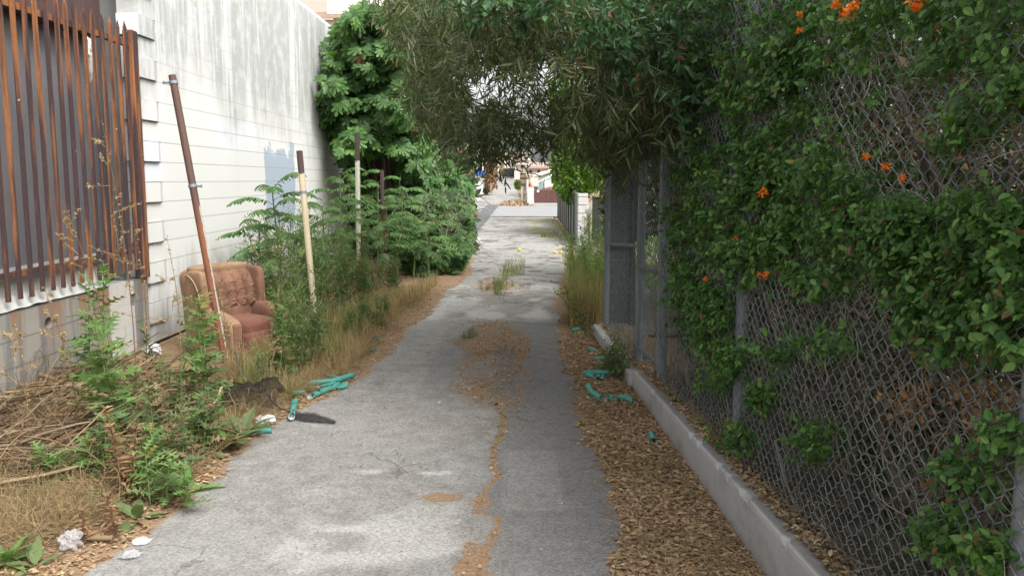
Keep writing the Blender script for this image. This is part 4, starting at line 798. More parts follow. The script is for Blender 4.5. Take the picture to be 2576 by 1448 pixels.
# ------------------------------------------------------------------ tree of heaven saplings
def frond(mb, ms, o, az, el, L, nl=11, droop=1.1, ll=.1):
    d = np.array([math.cos(az) * math.cos(el), math.sin(az) * math.cos(el), math.sin(el)]); tt = np.linspace(0, 1, nl + 3)
    pts = o + np.outer(tt, d) * L + np.outer(tt ** 2, [0, 0, -droop * L * .5]); tube(ms, pts[::2], .003, 4, False)
    tn = norm(np.gradient(pts, axis=0)); side = norm(np.cross(tn, [0, 0, 1.])); p = pts[2:]; t2 = tn[2:]; s2 = side[2:]; k = len(p)
    sc_ = np.sin(np.linspace(.9, 2.7, k)) * ll
    for sg in (-1, 1):
        dd = norm(s2 * sg + t2 * .45 + np.array([0, 0, -.4]) + rng.normal(size=(k, 3)) * .1); place(mb, LEAFLET, p, frame(dd, np.cross(t2, s2 * -1) * 0 + [0, -.25, 1.] + rng.normal(size=(k, 3)) * .15), sc_ * rng.uniform(.85, 1.15, k))
def sapling(base, h, nfr, L, label, ll=.1, group=None):
    o = thing('tree_of_heaven_sapling', label, 'sapling', tuple(base), group); mf, ms = MB(), MB(); base = np.array(base)
    lean_ = np.array([rng.normal() * .06, rng.normal() * .06, 0]); tube(ms, [base, base + lean_ * .5 + [0, 0, h * .5], base + lean_ + [0, 0, h]], [.014, .011, .007], 7)
    for k in range(nfr):
        t_ = 1 - .62 * (k / nfr) ** 1.2; az = k * 2.399 + rng.normal() * .2; frond(mf, ms, base + lean_ * t_ + [0, 0, h * t_], az, .75 - .5 * (k / nfr) + rng.normal() * .12, L * rng.uniform(.8, 1.1), 11, 1.1, ll)
    ms.build('stem', M['stemgreen'], o); mf.build('leaves', M['ail'], o)
sapling(G(718, 800), 1.52, 17, .66, 'tallest fern leaved sapling standing before the blue grey paint patch', .12)
sapling(G(640, 790), 1.15, 11, .55, 'fern leaved sapling nearest the white wall behind the armchair', .11)
sapling(G(825, 760), 1.3, 14, .62, 'fern leaved sapling between the two nearer cream poles', .11)
sg = 'fern leaved saplings massed under the fig tree'; sb = 'fern leaved sapling in the mass between the far cream pole and the asphalt'
for (x, y, h_, nf_) in ((870, 735, 1.25, 13), (930, 712, 1.15, 13), (965, 715, .95, 12), (1000, 705, 1.2, 13), (1040, 700, .95, 12), (900, 690, 1.7, 12), (1010, 690, 1.45, 12), (1080, 705, .9, 12), (1110, 680, 1.2, 12), (950, 690, 1.6, 12), (860, 700, 1.7, 12), (1060, 680, 1.45, 11)):
    sapling(G(x, y), h_, nf_, .62, sb, .11, sg)
dsb = thing('filler_shrub', 'dark leafy undergrowth added to darken the gap behind the far poles', 'shrub', (-3, 18, 0)); mf = MB(); q = sample([(845, 330), (1190, 380), (1195, 640), (1100, 690), (850, 700)], 9000, 3); P_ = V(q[:, 0], q[:, 1], rng.uniform(16.8, 19.5, len(q))); P_[:, 2] = np.maximum(P_[:, 2], .05); n = len(P_); place(mf, OVATE, P_, frame(rng.normal(size=(n, 3)), rng.normal(size=(n, 3)) + [0, -.4, .6]), rng.uniform(.1, .2, n)); mf.build('foliage', M['hedgedark'], dsb)  # added dark foliage so the bright gap behind the fig goes dark
mt = MB(); P0 = V(q[:150, 0], q[:150, 1], 18.); Cv = curves(P0, rng.normal(size=(150, 3)), np.full(150, .8), 5, .6); Cv[..., 2] = np.maximum(Cv[..., 2], 0); multitube(mt, Cv, np.full((150, 5), .008), 3); mt.build('twigs', M['twig'], dsb)
lb = thing('lot_bush', 'green bush glimpsed through the narrow gate', 'bush', (2.0, 9.6, 0)); mf = MB(); n = 2500; P_ = norm(rng.normal(size=(n, 3))) * rng.random((n, 1)) ** .4 * [.9, .9, .42] + [2.3, 10.5, .5]; P_[:, 2] = np.maximum(P_[:, 2], .02); place(mf, OVATE, P_, frame(rng.normal(size=(n, 3)), rng.normal(size=(n, 3)) + [0, 0, 1]), rng.uniform(.04, .08, n)); mf.build('foliage', M['weed'], lb); mt = MB(); P0 = np.tile([2.3, 10.5, 0.], (14, 1)); multitube(mt, curves(P0, rng.normal(size=(14, 3)) * [.6, .6, .1] + [0, 0, .8], np.full(14, .7), 5, .4), np.full((14, 5), .006), 4); mt.build('stems', M['stembrown'], lb)
# ------------------------------------------------------------------ weeds
def weed(base, h, kind, label, nl=30, name='weed', cat='weed', group=None, ll=.12, stems=1, lean=(0, 0), mat=None, spread=.05, stemmat='stemgreen'):
    base = np.array(base); o = thing(name, label, cat, tuple(base), group); mf, ms = MB(), MB()
    for s_ in range(stems):
        b = base + np.array([rng.normal() * spread, rng.normal() * spread, 0]); hh = h * rng.uniform(.75, 1.05); ln = np.array([lean[0] + rng.normal() * .07, lean[1] + rng.normal() * .07, 0]) * h
        tt = np.linspace(0, 1, 6)[:, None]; pts = b + tt * np.array([0, 0, hh]) + tt ** 1.6 * ln; tube(ms, pts, np.linspace(.006, .0025, 6) * (1 if h > .5 else .7), 6)
        k = nl; t_ = np.linspace(.12, 1, k) if kind != 'fine' else rng.uniform(.1, 1, k); p = np.stack([np.interp(t_, tt[:, 0], pts[:, i]) for i in range(3)], 1)
        az = np.arange(k) * 2.4 + rng.normal(size=k) * .4; el = rng.uniform(.0, .75, k) + .35 * t_; d = np.stack([np.cos(az) * np.cos(el), np.sin(az) * np.cos(el), np.sin(el)], 1); up = np.tile([0., 0, 1], (k, 1)) + rng.normal(size=(k, 3)) * .25
        tp = {'lobed': LOBED, 'broad': BROAD, 'fine': LANCE, 'oval': OVATE}[kind]; sz = ll * (1.1 - .55 * t_) * rng.uniform(.7, 1.2, k)
        if kind == 'fine':
            for j in range(5):                # side sprigs of small leaves
                pj = p + d * ll * .25 * j; dj = norm(d + rng.normal(size=(k, 3)) * .8); place(mf, LANCE, pj, frame(dj, up + rng.normal(size=(k, 3)) * .5), np.stack([sz * 1.1, sz * .6, sz * .6], 1))
        else: place(mf, tp, p, frame(d, up), sz)
    ms.build('stem', M[stemmat], o); mf.build('leaves', M[mat or 'weed'], o); return o
def wz(x, y): return G(x, y)
weed(wz(285, 1130), .84, 'lobed', 'tall bright green prickly weed with lobed leaves before the low wall', 26, 'prickly_weed', ll=.23, stems=2, spread=.03, lean=(-.05, 0))
weed(wz(262, 1010), 1.02, 'lobed', 'tallest prickly weed, its top reaching over the low wall toward the pickets', 26, 'prickly_weed', ll=.23, stems=2, spread=.04)
weed(wz(530, 1050), .92, 'lobed', 'bright green prickly weed standing against the left side of the armchair', 22, 'prickly_weed', ll=.21, stems=2, spread=.03, lean=(-.1, 0))
weed(wz(490, 1010), .84, 'lobed', 'second prickly weed just left of the leaning rusty pole', 24, 'prickly_weed', ll=.14, lean=(-.05, 0), stems=2)
weed(wz(560, 1130), .42, 'lobed', 'short prickly weed with yellowing leaves left of the black netting', 18, 'prickly_weed', ll=.13, stems=2)
weed(wz(392, 960), .62, 'oval', 'thin dark weed with round leaves against the end of the white wall', 16, 'round_leaved_weed', ll=.11, mat='ail')
weed(wz(165, 905), .30, 'fine', 'small green weed standing before the drain hole wall', 26, 'small_weed', ll=.07, mat='weed')
weed(wz(700, 975), .62, 'lobed', 'green weed growing up in front of the armchair seat', 34, 'leafy_weed', ll=.11, stems=3, spread=.06)
weed(wz(745, 950), .66, 'fine', 'feathery green weed before the armchair right arm', 50, 'leafy_weed', ll=.09, stems=3, spread=.05, mat='weedfine')
weed(wz(770, 930), .62, 'fine', 'feathery weed hiding the right front corner of the armchair', 60, 'leafy_weed', ll=.1, stems=4, spread=.08, mat='weedfine')
weed(wz(655, 990), .4, 'fine', 'greyish weed before the armchair footrest', 40, 'leafy_weed', ll=.07, stems=2, mat='weedgrey')
weed(wz(400, 1225), .34, 'lobed', 'low green lobed weed in the middle of the weedy verge', 22, 'leafy_weed', ll=.13, stems=3, spread=.06)
weed(wz(415, 1290), .28, 'lobed', 'low weed nearest the asphalt below the dead stalks', 20, 'leafy_weed', ll=.12, stems=3, spread=.07)
weed(wz(170, 1215), .25, 'lobed', 'spreading green weed at the lower edge of the brush pile', 20, 'leafy_weed', ll=.13, stems=3, spread=.07)
weed(wz(350, 1150), .45, 'lobed', 'grey green weed right of the brush pile', 24, 'leafy_weed', ll=.12, stems=2, mat='weedgrey')
weed(wz(470, 1180), .4, 'lobed', 'grey green weed between the dead stalks and the broad leaved clump', 24, 'leafy_weed', ll=.11, stems=3, mat='weedgrey', spread=.07)
for (x, y, h_, k_, m_) in ((380, 1110, .4, 'lobed', 'weedgrey'), (430, 1060, .45, 'fine', 'weedfine'), (300, 1180, .35, 'lobed', 'weed'), (340, 1030, .4, 'lobed', 'weedgrey'), (690, 960, .4, 'lobed', 'weedgrey'), (500, 1140, .3, 'lobed', 'weed')):
    weed(wz(x, y), h_, k_, 'scrubby grey green weed in the tangle between the brush pile and the netting', 34, 'scrub_weed', group='scrubby verge weeds', ll=.085 if k_ == 'fine' else .11, stems=3, spread=.07, mat=m_)
def rosette(x, y, label, n=16, ll=.2, mat='weedgrey'):
    b = G(x, y); o = thing('broad_leaved_weed', label, 'weed', tuple(b)); mf = MB(); az = rng.uniform(0, 2 * PI, n); el = rng.uniform(.15, 1.1, n); d = np.stack([np.cos(az) * np.cos(el), np.sin(az) * np.cos(el), np.sin(el)], 1)
    place(mf, BROAD, b + d * .02, frame(d, np.tile([0., 0, 1.], (n, 1)) - d * .2), ll * rng.uniform(.6, 1.1, n)); mf.build('leaves', M[mat], o)
rosette(560, 1135, 'broad leaved silvery weed clump beside the single teal pipe on the verge', 22, .24); rosette(610, 1100, 'broad pale leaves spreading just under the foil wrapper', 14, .2)
rosette(15, 1420, 'broad leaved green weed in the bottom left corner', 20, .15, 'weed'); rosette(90, 1430, 'flat broad leaved weed beside the clear plastic bag', 10, .13)
rosette(345, 1310, 'pale broad leaved weed at the asphalt edge', 10, .16); rosette(745, 985, 'small green rosette behind the black netting', 10, .16, 'weed'); rosette(725, 1000, 'small broad weed left of the teal pipe heap', 8, .15, 'weed'); rosette(470, 1240, 'upright broad leaved weed near the verge edge', 12, .17, 'weed')
rosette(300, 1270, 'dull broad leaved weed under the dead brown stalks', 12, .16); rosette(235, 935, 'broad green weed at the foot of the low wall', 10, .15, 'weed')
# dead stalks
weed(wz(325, 1260), .52, 'broad', 'dead brown leafy stalk standing in the middle of the verge', 60, 'dead_weed', ll=.075, mat='dead', stems=3, spread=.03, stemmat='stembrown')
weed(wz(455, 1110), .38, 'broad', 'dead brown weed by the left end of the black netting', 40, 'dead_weed', ll=.06, mat='dead', stems=2, stemmat='stembrown')
weed(wz(520, 1130), .34, 'broad', 'second dead weed close to the broad leaved clump', 34, 'dead_weed', ll=.06, mat='dead', stems=2, stemmat='stembrown')
weed(wz(300, 1340), .2, 'broad', 'low curled dead weed near the clear plastic bag', 40, 'dead_weed', ll=.06, mat='dead', stems=3, stemmat='stembrown', spread=.08)
weed(wz(590, 960), .42, 'broad', 'dead weed climbing the leaning rusty pole base', 40, 'dead_weed', ll=.05, mat='dead', stems=3, stemmat='stembrown')
# tall dry flower stalks
def stalk(base, tip, label, nb=9, bl=.28):
    base = np.array(base); tip = np.array(tip); o = thing('dried_flower_stalk', label, 'weed', tuple(base), None); ms, mf = MB(), MB(); L = np.linalg.norm(tip - base)
    tt = np.linspace(0, 1, 9)[:, None]; pts = base + (tip - base) * tt + np.sin(tt * PI) * [.05, 0, 0]; tube(ms, pts, np.linspace(.0055, .0015, 9), 5)
    br = [pts]
    for k in range(nb):
        t_ = rng.uniform(.35, .95); p = base + (tip - base) * t_; d = np.array([rng.normal() * .9, rng.normal() * .4, rng.uniform(.1, .8)]); c = curves(p[None], d[None], [bl * (1.3 - t_) * rng.uniform(.7, 1.4)], 6, .3)[0]; tube(ms, c, np.linspace(.002, .001, 6), 4); br.append(c)
    for c in br:
        m = 9 if c is not pts else 22; t_ = rng.uniform(.35, 1, m); p = np.stack([np.interp(t_, np.linspace(0, 1, len(c)), c[:, i]) for i in range(3)], 1) + rng.normal(size=(m, 3)) * .006
        for j in range(6): place(mf, OVATE, p, frame(rng.normal(size=(m, 3)), rng.normal(size=(m, 3))), rng.uniform(.009, .016, m))
    ms.merge(mf); ms.build('stem', M['drygrass'], o)
stalk(G(345, 985), V(255, 300, 5.7), 'tallest dried flower stalk rising before the pickets', 12); stalk(G(365, 960), V(335, 560, 6.0), 'dried flower stalk rising beside the end of the picket fence', 9); stalk(G(300, 1000), V(160, 510, 5.4), 'dried flower stalk bending left before the pickets', 7)
stalk(G(200, 1130), V(110, 720, 4.6), 'dried flower stalk before the round drain hole', 7, .2); stalk(G(450, 1000), V(420, 600, 6.2), 'thin dried stalk before the toothed wall end', 6, .2); stalk(G(560, 1000), V(545, 700, 6.3), 'brown dried stalk curling round the rusty pole', 8, .16)
stalk(G(655, 1010), V(700, 720, 6.5), 'thin dried stalk before the armchair', 6, .15); stalk(G(60, 1150), V(30, 800, 4.5), 'dried stalk at the left edge above the brush pile', 6, .2)
# thicket weeds between the armchair and fig tree
gl = 'tall feathery weed in the thicket between the armchair and the fig tree'
for (x, y, h_, k_) in ((690, 850, .95, 'fine'), (735, 830, 1.05, 'fine'), (770, 800, 1.0, 'fine'), (820, 790, .95, 'fine'), (850, 770, .9, 'fine'), (700, 790, 1.1, 'fine'), (660, 800, .9, 'fine'), (880, 780, .7, 'fine'), (920, 770, .6, 'fine'), (760, 870, .7, 'fine'), (780, 760, 1.2, 'fine'), (840, 730, 1.1, 'fine'), (880, 740, .9, 'fine'), (950, 750, .5, 'fine'), (725, 770, 1.25, 'fine'), (1000, 745, .45, 'fine'), (690, 900, .6, 'fine'), (640, 770, 1.0, 'fine'), (750, 730, 1.1, 'fine'), (810, 720, 1.1, 'fine'), (900, 735, .9, 'fine'), (670, 770, 1.1, 'fine'), (840, 800, .8, 'fine')):
    weed(wz(x, y), h_ * 1.12, k_, gl, 62, 'tall_weed', group='thicket weeds', ll=.11, stems=3, spread=.1, mat=random.choice(['weedfine', 'weedfine', 'weedgrey', 'weed']))
gl = 'dark green low bushy weed on the dry grass below the far cream pole'
for (x, y, h_) in ((925, 835, .42), (945, 830, .38), (905, 850, .34), (965, 800, .3)): weed(wz(x, y), h_, 'fine', gl, 70, 'bushy_weed', group='low bushy weeds', ll=.06, stems=4, spread=.1, mat='weedfine')
# right side weeds
gl = 'bright green leafy weed in the clump beyond the far end of the fence'
for (x, y, h_) in ((1470, 745, .95), (1490, 730, 1.15), (1455, 720, .85), (1480, 700, 1.1), (1500, 760, 1.0), (1440, 700, .7), (1465, 690, 1.1), (1495, 690, 1.2)): weed(wz(x, y), h_, 'fine', gl, 60, 'leafy_weed', group='weeds beyond the fence', ll=.1, stems=3, spread=.1, mat='weed')
weed(wz(1475, 850), .62, 'fine', 'narrow leaved dark shoot bending over the litter by the curb end', 24, 'narrow_leaved_shoot', 'shoot', ll=.10, lean=(-.45, .0), mat='willow', stems=2)
weed(wz(1465, 790), 1.18, 'oval', 'thin tall leafy shoot rising beside the alley right edge', 34, 'tall_shoot', 'shoot', ll=.09, lean=(-.12, 0), mat='ail')
weed(wz(1560, 950), .3, 'fine', 'green wispy weed growing at the joint in the curb', 50, 'curb_weed', 'weed', ll=.08, stems=5, spread=.06, mat='weedfine')
for x, y, l in ((1185, 850, 'small green tuft in the litter patch mid alley'), (1280, 685, 'green tuft of grass in the far middle of the alley'), (1255, 720, 'grey green tuft growing from the alley crack'), (1235, 730, 'wiry tuft left of the alley crack')): weed(G(x, y), .09, 'fine', l, 26, 'grass_tuft', 'weed', ll=.04, stems=5, spread=.06, mat='weedgrey')
# ------------------------------------------------------------------ grasses
def blades(mb, P0, h, wd=.003, lean_=.5):
    n = len(P0); az = rng.uniform(0, 2 * PI, n); d = np.stack([np.cos(az), np.sin(az), np.zeros(n)], 1); s_ = np.stack([-np.sin(az), np.cos(az), np.zeros(n)], 1); hh = h * rng.uniform(.4, 1.15, n); ln = np.abs(rng.normal(size=n)) * lean_
    tt = np.array([0, .35, .7, 1.]); ctr = P0[:, None] + tt[None, :, None] * np.array([0, 0, 1.]) * (hh * np.sqrt(np.clip(1 - .5 * ln ** 2, .15, 1)))[:, None, None] + (tt ** 1.8)[None, :, None] * d[:, None] * (hh * ln)[:, None, None]
    wv_ = wd * np.array([1, .9, .6, .12]); L_ = ctr - s_[:, None] * wv_[None, :, None]; R_ = ctr + s_[:, None] * wv_[None, :, None]; v = np.stack([L_, R_], 2).reshape(n, 8, 3)
    b = (np.arange(n) * 8)[:, None, None]; q = np.array([(0, 1, 3, 2), (2, 3, 5, 4), (4, 5, 7, 6)])[None] + b; mb.add(v.reshape(-1, 3), q.reshape(-1, 4))
def gsample(poly, n, dens=None, thr=.4):
    q = sample(poly, n); d = ray(q[:, 0], q[:, 1]); t_ = -H / d[:, 2]; P_ = np.stack([t_ * d[:, 0], t_ * d[:, 1], np.zeros(n)], 1)
    if dens: P_ = P_[fbm(P_[:, 0] * dens, P_[:, 1] * dens, 3, 15) > thr]
    return P_
mb = MB()
gp = [(560, 960), (640, 905), (720, 880), (760, 840), (880, 790), (980, 745), (1090, 720), (1080, 745), (1000, 800), (960, 850), (920, 900), (870, 940), (800, 960), (760, 990), (700, 1010), (620, 1010)]
blades(mb, gsample(gp, 13000, 3.5, .45), .15, .0022, 1.15); blades(mb, gsample(gp, 12000, 7, .52), .27, .0018, .75); blades(mb, gsample(gp, 9000), .07, .003, 1.2); blades(mb, gsample([(900, 790), (1000, 735), (1100, 715), (1080, 740), (1000, 785), (950, 820)], 7000, 5, .47), .25, .0028, .8)
blades(mb, gsample([(620, 1010), (700, 1000), (640, 1080), (560, 1130), (480, 1200), (300, 1290), (120, 1330), (0, 1380), (0, 1200), (150, 1220), (350, 1190), (450, 1080), (450, 1000), (560, 960)], 16000, 4.5, .5), .11, .002, 1.2)
blades(mb, gsample([(0, 1200), (250, 1150), (300, 1250), (200, 1330), (0, 1370)], 900, 6, .48), .12, .002, 1.2)
blades(mb, gsample([(1435, 830), (1510, 815), (1515, 760), (1440, 740)], 2500), .45, .003, .45)
ps_ = gsample([(600, 900), (760, 850), (900, 800), (1090, 715), (1060, 770), (960, 860), (880, 945), (760, 1010), (640, 1085), (480, 1210), (300, 1300), (60, 1400), (-20, 1400), (-20, 1180), (200, 1190), (400, 1120), (450, 1000), (560, 950)], 9000); ps_[:, 2] = rng.uniform(.008, .08, len(ps_)); Cv = curves(ps_, rng.normal(size=(len(ps_), 3)) * [1, 1, .35], rng.uniform(.06, .26, len(ps_)), 6, .7); Cv[..., 2] = np.clip(Cv[..., 2], .01, .25); multitube(mb, Cv, rng.uniform(.0006, .0016, (len(ps_), 1)) * np.ones((1, 6)), 3)
mb.build('dry_grass', M['drygrass'], label='dry straw coloured grass along both verges', kind='stuff')
mb = MB(); blades(mb, gsample([(1430, 820), (1512, 812), (1512, 700), (1430, 690)], 2600), .5, .004, .4); blades(mb, gsample([(640, 900), (900, 780), (1080, 720), (1000, 760), (860, 900), (600, 1010)], 3500, 1.5, .42), .26, .003, .5)
blades(mb, gsample([(1350, 600), (1440, 600), (1440, 545), (1385, 550), (1400, 575)], 1500, 2.2, .5), .1, .01, .5); blades(mb, gsample([(1155, 565), (1200, 545), (1200, 530), (1150, 530)], 1200), .2, .02, .5)
blades(mb, gsample([(1260, 705), (1320, 690), (1320, 655), (1270, 660)], 400), .1, .004, .5); blades(mb, gsample([(1240, 745), (1275, 745), (1275, 700), (1240, 700)], 300), .1, .004, .5)
mb.build('green_grass', M['greengrass'], label='sparse green grass among the weeds and alley cracks', kind='stuff')
# ------------------------------------------------------------------ leaf litter
def litter(mb, n, x0, x1, y0, y1, L=(.012, .036), z=.006, thr=.5, zf=None, pw=1.):
    x = rng.uniform(x0, x1, n); y = y0 + (y1 - y0) * rng.random(n) ** pw; d = dustfun(x, y) if thr is not None else np.ones(n); m = d * rng.uniform(.55, 1.25, n) * (.5 + fbm(x * 5, y * 5, 3, 101)) > (thr or 0); x, y = x[m], y[m]; n = len(x)
    m = (x < cfx(y) - .01) | (y > 8.2) if thr is not None else np.ones(n, bool); x, y = x[m], y[m]; n = len(x)
    P_ = np.stack([x, y, np.full(n, z) + rng.uniform(0, .012, n)], 1); dd = rng.normal(size=(n, 3)) * [1, 1, .12]; up = rng.normal(size=(n, 3)) * .3 + [0, 0, 1]; l = rng.uniform(*L, n); place(mb, OVATE, P_, frame(dd, up), np.stack([l * rng.uniform(.5, 1.1, n), l, l], 1))
mb = MB(); litter(mb, 26000, .3, 1.15, 1.9, 5.2, pw=1.3); litter(mb, 16000, .3, 1.1, 5, 9.5); litter(mb, 16000, -2.7, -1.2, 2.4, 6.5); litter(mb, 9000, -2.2, -.6, 6.5, 12)
litter(mb, 26000, -.8, .35, 4.2, 9.2, (.008, .026), thr=.42); litter(mb, 5000, -.9, .6, 9, 16, (.01, .03), thr=.35); litter(mb, 1500, -.3, .1, 2, 5, (.006, .018), thr=.45)
n = 5200; y = rng.uniform(1.4, 6, n); x = cfx(y) + .055 + np.abs(rng.normal(size=n)) * .075; P_ = np.stack([x, y, tz(y) + .003 + rng.uniform(0, .02, n)], 1); place(mb, OVATE, P_, frame(rng.normal(size=(n, 3)) * [1, 1, .3], rng.normal(size=(n, 3)) * .3 + [0, 0, 1]), rng.uniform(.012, .03, n))
n = 2500; y = rng.uniform(6.1, 8.1, n); x = cfx(y) + .05 + rng.random(n) * .2; P_ = np.stack([x, y, .12 + rng.uniform(0, .02, n)], 1); place(mb, OVATE, P_, frame(rng.normal(size=(n, 3)) * [1, 1, .3], rng.normal(size=(n, 3)) * .3 + [0, 0, 1]), rng.uniform(.015, .035, n))
n = 1300; P0 = np.stack([rng.uniform(.45, 1.0, n), rng.uniform(1.9, 8, n), rng.uniform(.012, .03, n)], 1); Cv = curves(P0, rng.normal(size=(n, 3)) * [1, 1, .05], rng.uniform(.04, .16, n), 5, .5); Cv[..., 2] = np.clip(Cv[..., 2], .01, .04); multitube(mb, Cv, rng.uniform(.0007, .002, (n, 1)) * np.ones((1, 5)), 4)
litter(mb, 3000, .35, 1.05, 1.9, 8, (.024, .045), z=.014)
n = 600; P_ = np.stack([rng.uniform(-1.5, .7, n), 2.2 + 6 * rng.random(n), np.full(n, .012)], 1); place(mb, OVATE, P_, frame(rng.normal(size=(n, 3)) * [1, 1, .1], rng.normal(size=(n, 3)) * .2 + [0, 0, 1]), np.stack([rng.uniform(.004, .02, n)] * 3, 1))
mb.build('leaf_litter', M['chip'], label='fallen brown leaves and chips covering both alley edges', kind='stuff')
# pebbles
mb = MB(); n = 700; P_ = np.stack([rng.uniform(-1.7, .4, n), 2.2 + 5 * rng.random(n) ** 1.2, np.full(n, .008)], 1)
oc = (np.array([(1, 0, 0), (0, 1, 0), (-1, 0, 0), (0, -1, 0), (0, 0, .7), (0, 0, -.7)], float), np.array([(0, 1, 4), (1, 2, 4), (2, 3, 4), (3, 0, 4), (1, 0, 5), (2, 1, 5), (3, 2, 5), (0, 3, 5)]))
place(mb, oc, P_, frame(rng.normal(size=(n, 3)), rng.normal(size=(n, 3))), rng.uniform(.002, .007, n), smooth=True); mb.build('gravel', M['curb'], label='loose grit on the asphalt', kind='stuff')
# ------------------------------------------------------------------ brush pile and sticks
mb = MB(); n = 1300; q = sample([(-60, 960), (150, 935), (430, 930), (520, 980), (400, 1080), (300, 1170), (100, 1210), (-60, 1200)], n); d = ray(q[:, 0], q[:, 1]); t_ = (.06 - H) / d[:, 2]
P0 = np.stack([t_ * d[:, 0], t_ * d[:, 1], np.abs(rng.normal(size=n)) * .05 + .01], 1); az = rng.normal(size=n) * .7 + .25; D = np.stack([np.cos(az), np.sin(az), rng.normal(size=n) * .1], 1); Ls = rng.uniform(.2, .95, n); P0 -= D * (Ls / 2)[:, None]; P0[:, 0] = np.maximum(P0[:, 0], -3.6)
Cv = curves(P0, D, Ls, 8, .42); Cv[..., 2] = np.clip(Cv[..., 2], .008, .4); Cv[..., 0] = np.maximum(Cv[..., 0], wx(Cv[..., 1]) + .02); multitube(mb, Cv, np.linspace(1, .6, 8)[None] * rng.uniform(.001, .0068, (n, 1)) ** 1., 5)
n = 80; Pk = P0[rng.integers(0, 1300, n)] * [1, 1, 0] + np.stack([0 * np.ones(n), 0 * np.ones(n), rng.uniform(.05, .16, n)], 1); az = rng.normal(size=n) * .6 + .2; Cv = curves(Pk, np.stack([np.cos(az), np.sin(az), rng.normal(size=n) * .06], 1), rng.uniform(.35, 1.0, n), 8, .25); Cv[..., 0] = np.clip(Cv[..., 0], wx(Cv[..., 1]) + .02, -1.9); Cv[..., 2] = np.clip(Cv[..., 2], .02, .3); multitube(mb, Cv, np.linspace(1, .7, 8)[None] * rng.uniform(.006, .012, (n, 1)), 7)
n = 1100; P0 = P0[rng.integers(0, 1300, n)] + rng.normal(size=(n, 3)) * [.1, .1, .02]; Cv = curves(P0, rng.normal(size=(n, 3)) * [1, 1, .35], rng.uniform(.15, .5, n), 6, 1.2); Cv[..., 2] = np.clip(Cv[..., 2], .008, .4); Cv[..., 0] = np.maximum(Cv[..., 0], wx(Cv[..., 1]) + .02); multitube(mb, Cv, np.full((n, 6), .0016), 3)
mb.build('brush_pile', M['stick'], label='tangled heap of dry cut canes along the low wall', kind='stuff')
def stick(pts, r, label, mat='stick', zs=None):
    mb = MB(); p = np.array([G(x, y, z) for x, y, z in pts]); tt = np.linspace(0, len(p) - 1, 12); c = np.stack([np.interp(tt, np.arange(len(p)), p[:, i]) for i in range(3)], 1); c[1:-1] = .25 * c[:-2] + .5 * c[1:-1] + .25 * c[2:]; tube(mb, c, r * np.linspace(1.1, .85, 12), 9); mb.build('dry_cane', M[mat], label=label, cat='stick', group='loose dry canes')
stick([(100, 942, .17), (230, 985, .2), (330, 1015, .16)], .017, 'thick broken cane sloping down across the top of the brush pile'); stick([(-20, 965, .12), (150, 968, .13), (420, 960, .14)], .016, 'long reddish cane lying level along the low wall foot')
stick([(-10, 1085, .08), (150, 1092, .09), (440, 1085, .1)], .011, 'long pale cane lying level across the brush pile front'); stick([(60, 1300, .04), (110, 1330, .035), (200, 1350, .03), (285, 1352, .03)], .014, 'curved tan cane lying above the clear plastic bag'); stick([(-20, 1150, .1), (120, 1080, .12), (300, 1000, .14)], .012, 'cane rising rightward through the brush pile'); stick([(120, 1060, .11), (200, 1000, .13), (235, 985, .14)], .014, 'short thick orange cane in the middle of the brush pile'); stick([(0, 1075, .09), (60, 1120, .09), (150, 1140, .1)], .012, 'grey cane at the left edge of the brush pile', 'twig')
stick([(592, 885, .25), (610, 950, .12), (630, 985, .02)], .009, 'dark bent stem leaning beside the rusty pole foot', 'twig')
# ------------------------------------------------------------------ teal pipes
def pipe(pts, r, label, z=None, hole=(), cut=.0):
    p = np.array([G(x, y, r + .004 + (0 if z is None else z)) for x, y in pts]); tt = np.linspace(0, len(p) - 1, 14); c = np.stack([np.interp(tt, np.arange(len(p)), p[:, i]) for i in range(3)], 1)
    for _ in range(2): c[1:-1] = .25 * c[:-2] + .5 * c[1:-1] + .25 * c[2:]
    o = thing('pipe_fragment', label, 'pipe', (float(p[:, 0].mean()), float(p[:, 1].mean()), 0), 'broken teal plastic pipes')
    mb = MB(); S_ = 14; n = len(c); t = norm(np.gradient(c, axis=0)); x = norm(np.cross(t, [0, 0, 1.])); y = np.cross(x, t); th_ = np.arange(S_) * 2 * PI / S_
    rad = np.full((n, S_), r) * (1 + .04 * rng.normal(size=(n, S_)))
    ring = c[:, None] + rad[..., None] * (np.cos(th_)[None, :, None] * x[:, None] + np.sin(th_)[None, :, None] * y[:, None])
    # broken, slanting ends: pull the upper half of the ring back
    up_ = np.clip(np.sin(th_ + rng.uniform(-.6, .6)), 0, 1) * r * (1.2 + 2.2 * rng.random()); ring[0] += t[0] * up_[:, None]; ring[-1] -= t[-1] * (np.clip(np.sin(th_ + rng.uniform(-.8, .8)), 0, 1) * r * (1.5 + 2 * rng.random()))[:, None]
    i = np.arange(n - 1)[:, None] * S_; j = np.arange(S_)[None]; k = (j + 1) % S_; q = np.stack([i + j, i + k, i + S_ + k, i + S_ + j], -1)
    rmv = set()
    for (hi, hj) in hole: rmv |= {(hi, hj), (hi, (hj + 1) % S_)}
    q = np.array([q[a, b] for a in range(n - 1) for b in range(S_) if (a, b) not in rmv]); mb.add(ring.reshape(-1, 3), q, smooth=True); mb.build('outer_skin', M['teal'], o)
    mb = MB(); inn = c[:, None] + .88 * (ring - c[:, None]); mb.add(inn.reshape(-1, 3), q[:, ::-1], smooth=True)
    for e in (0, n - 1):
        a = np.concatenate([ring[e], inn[e]]); mb.add(a, [(m_, (m_ + 1) % S_, S_ + (m_ + 1) % S_, S_ + m_) for m_ in range(S_)])
    mb.build('inner_skin', M['pipein'], o)
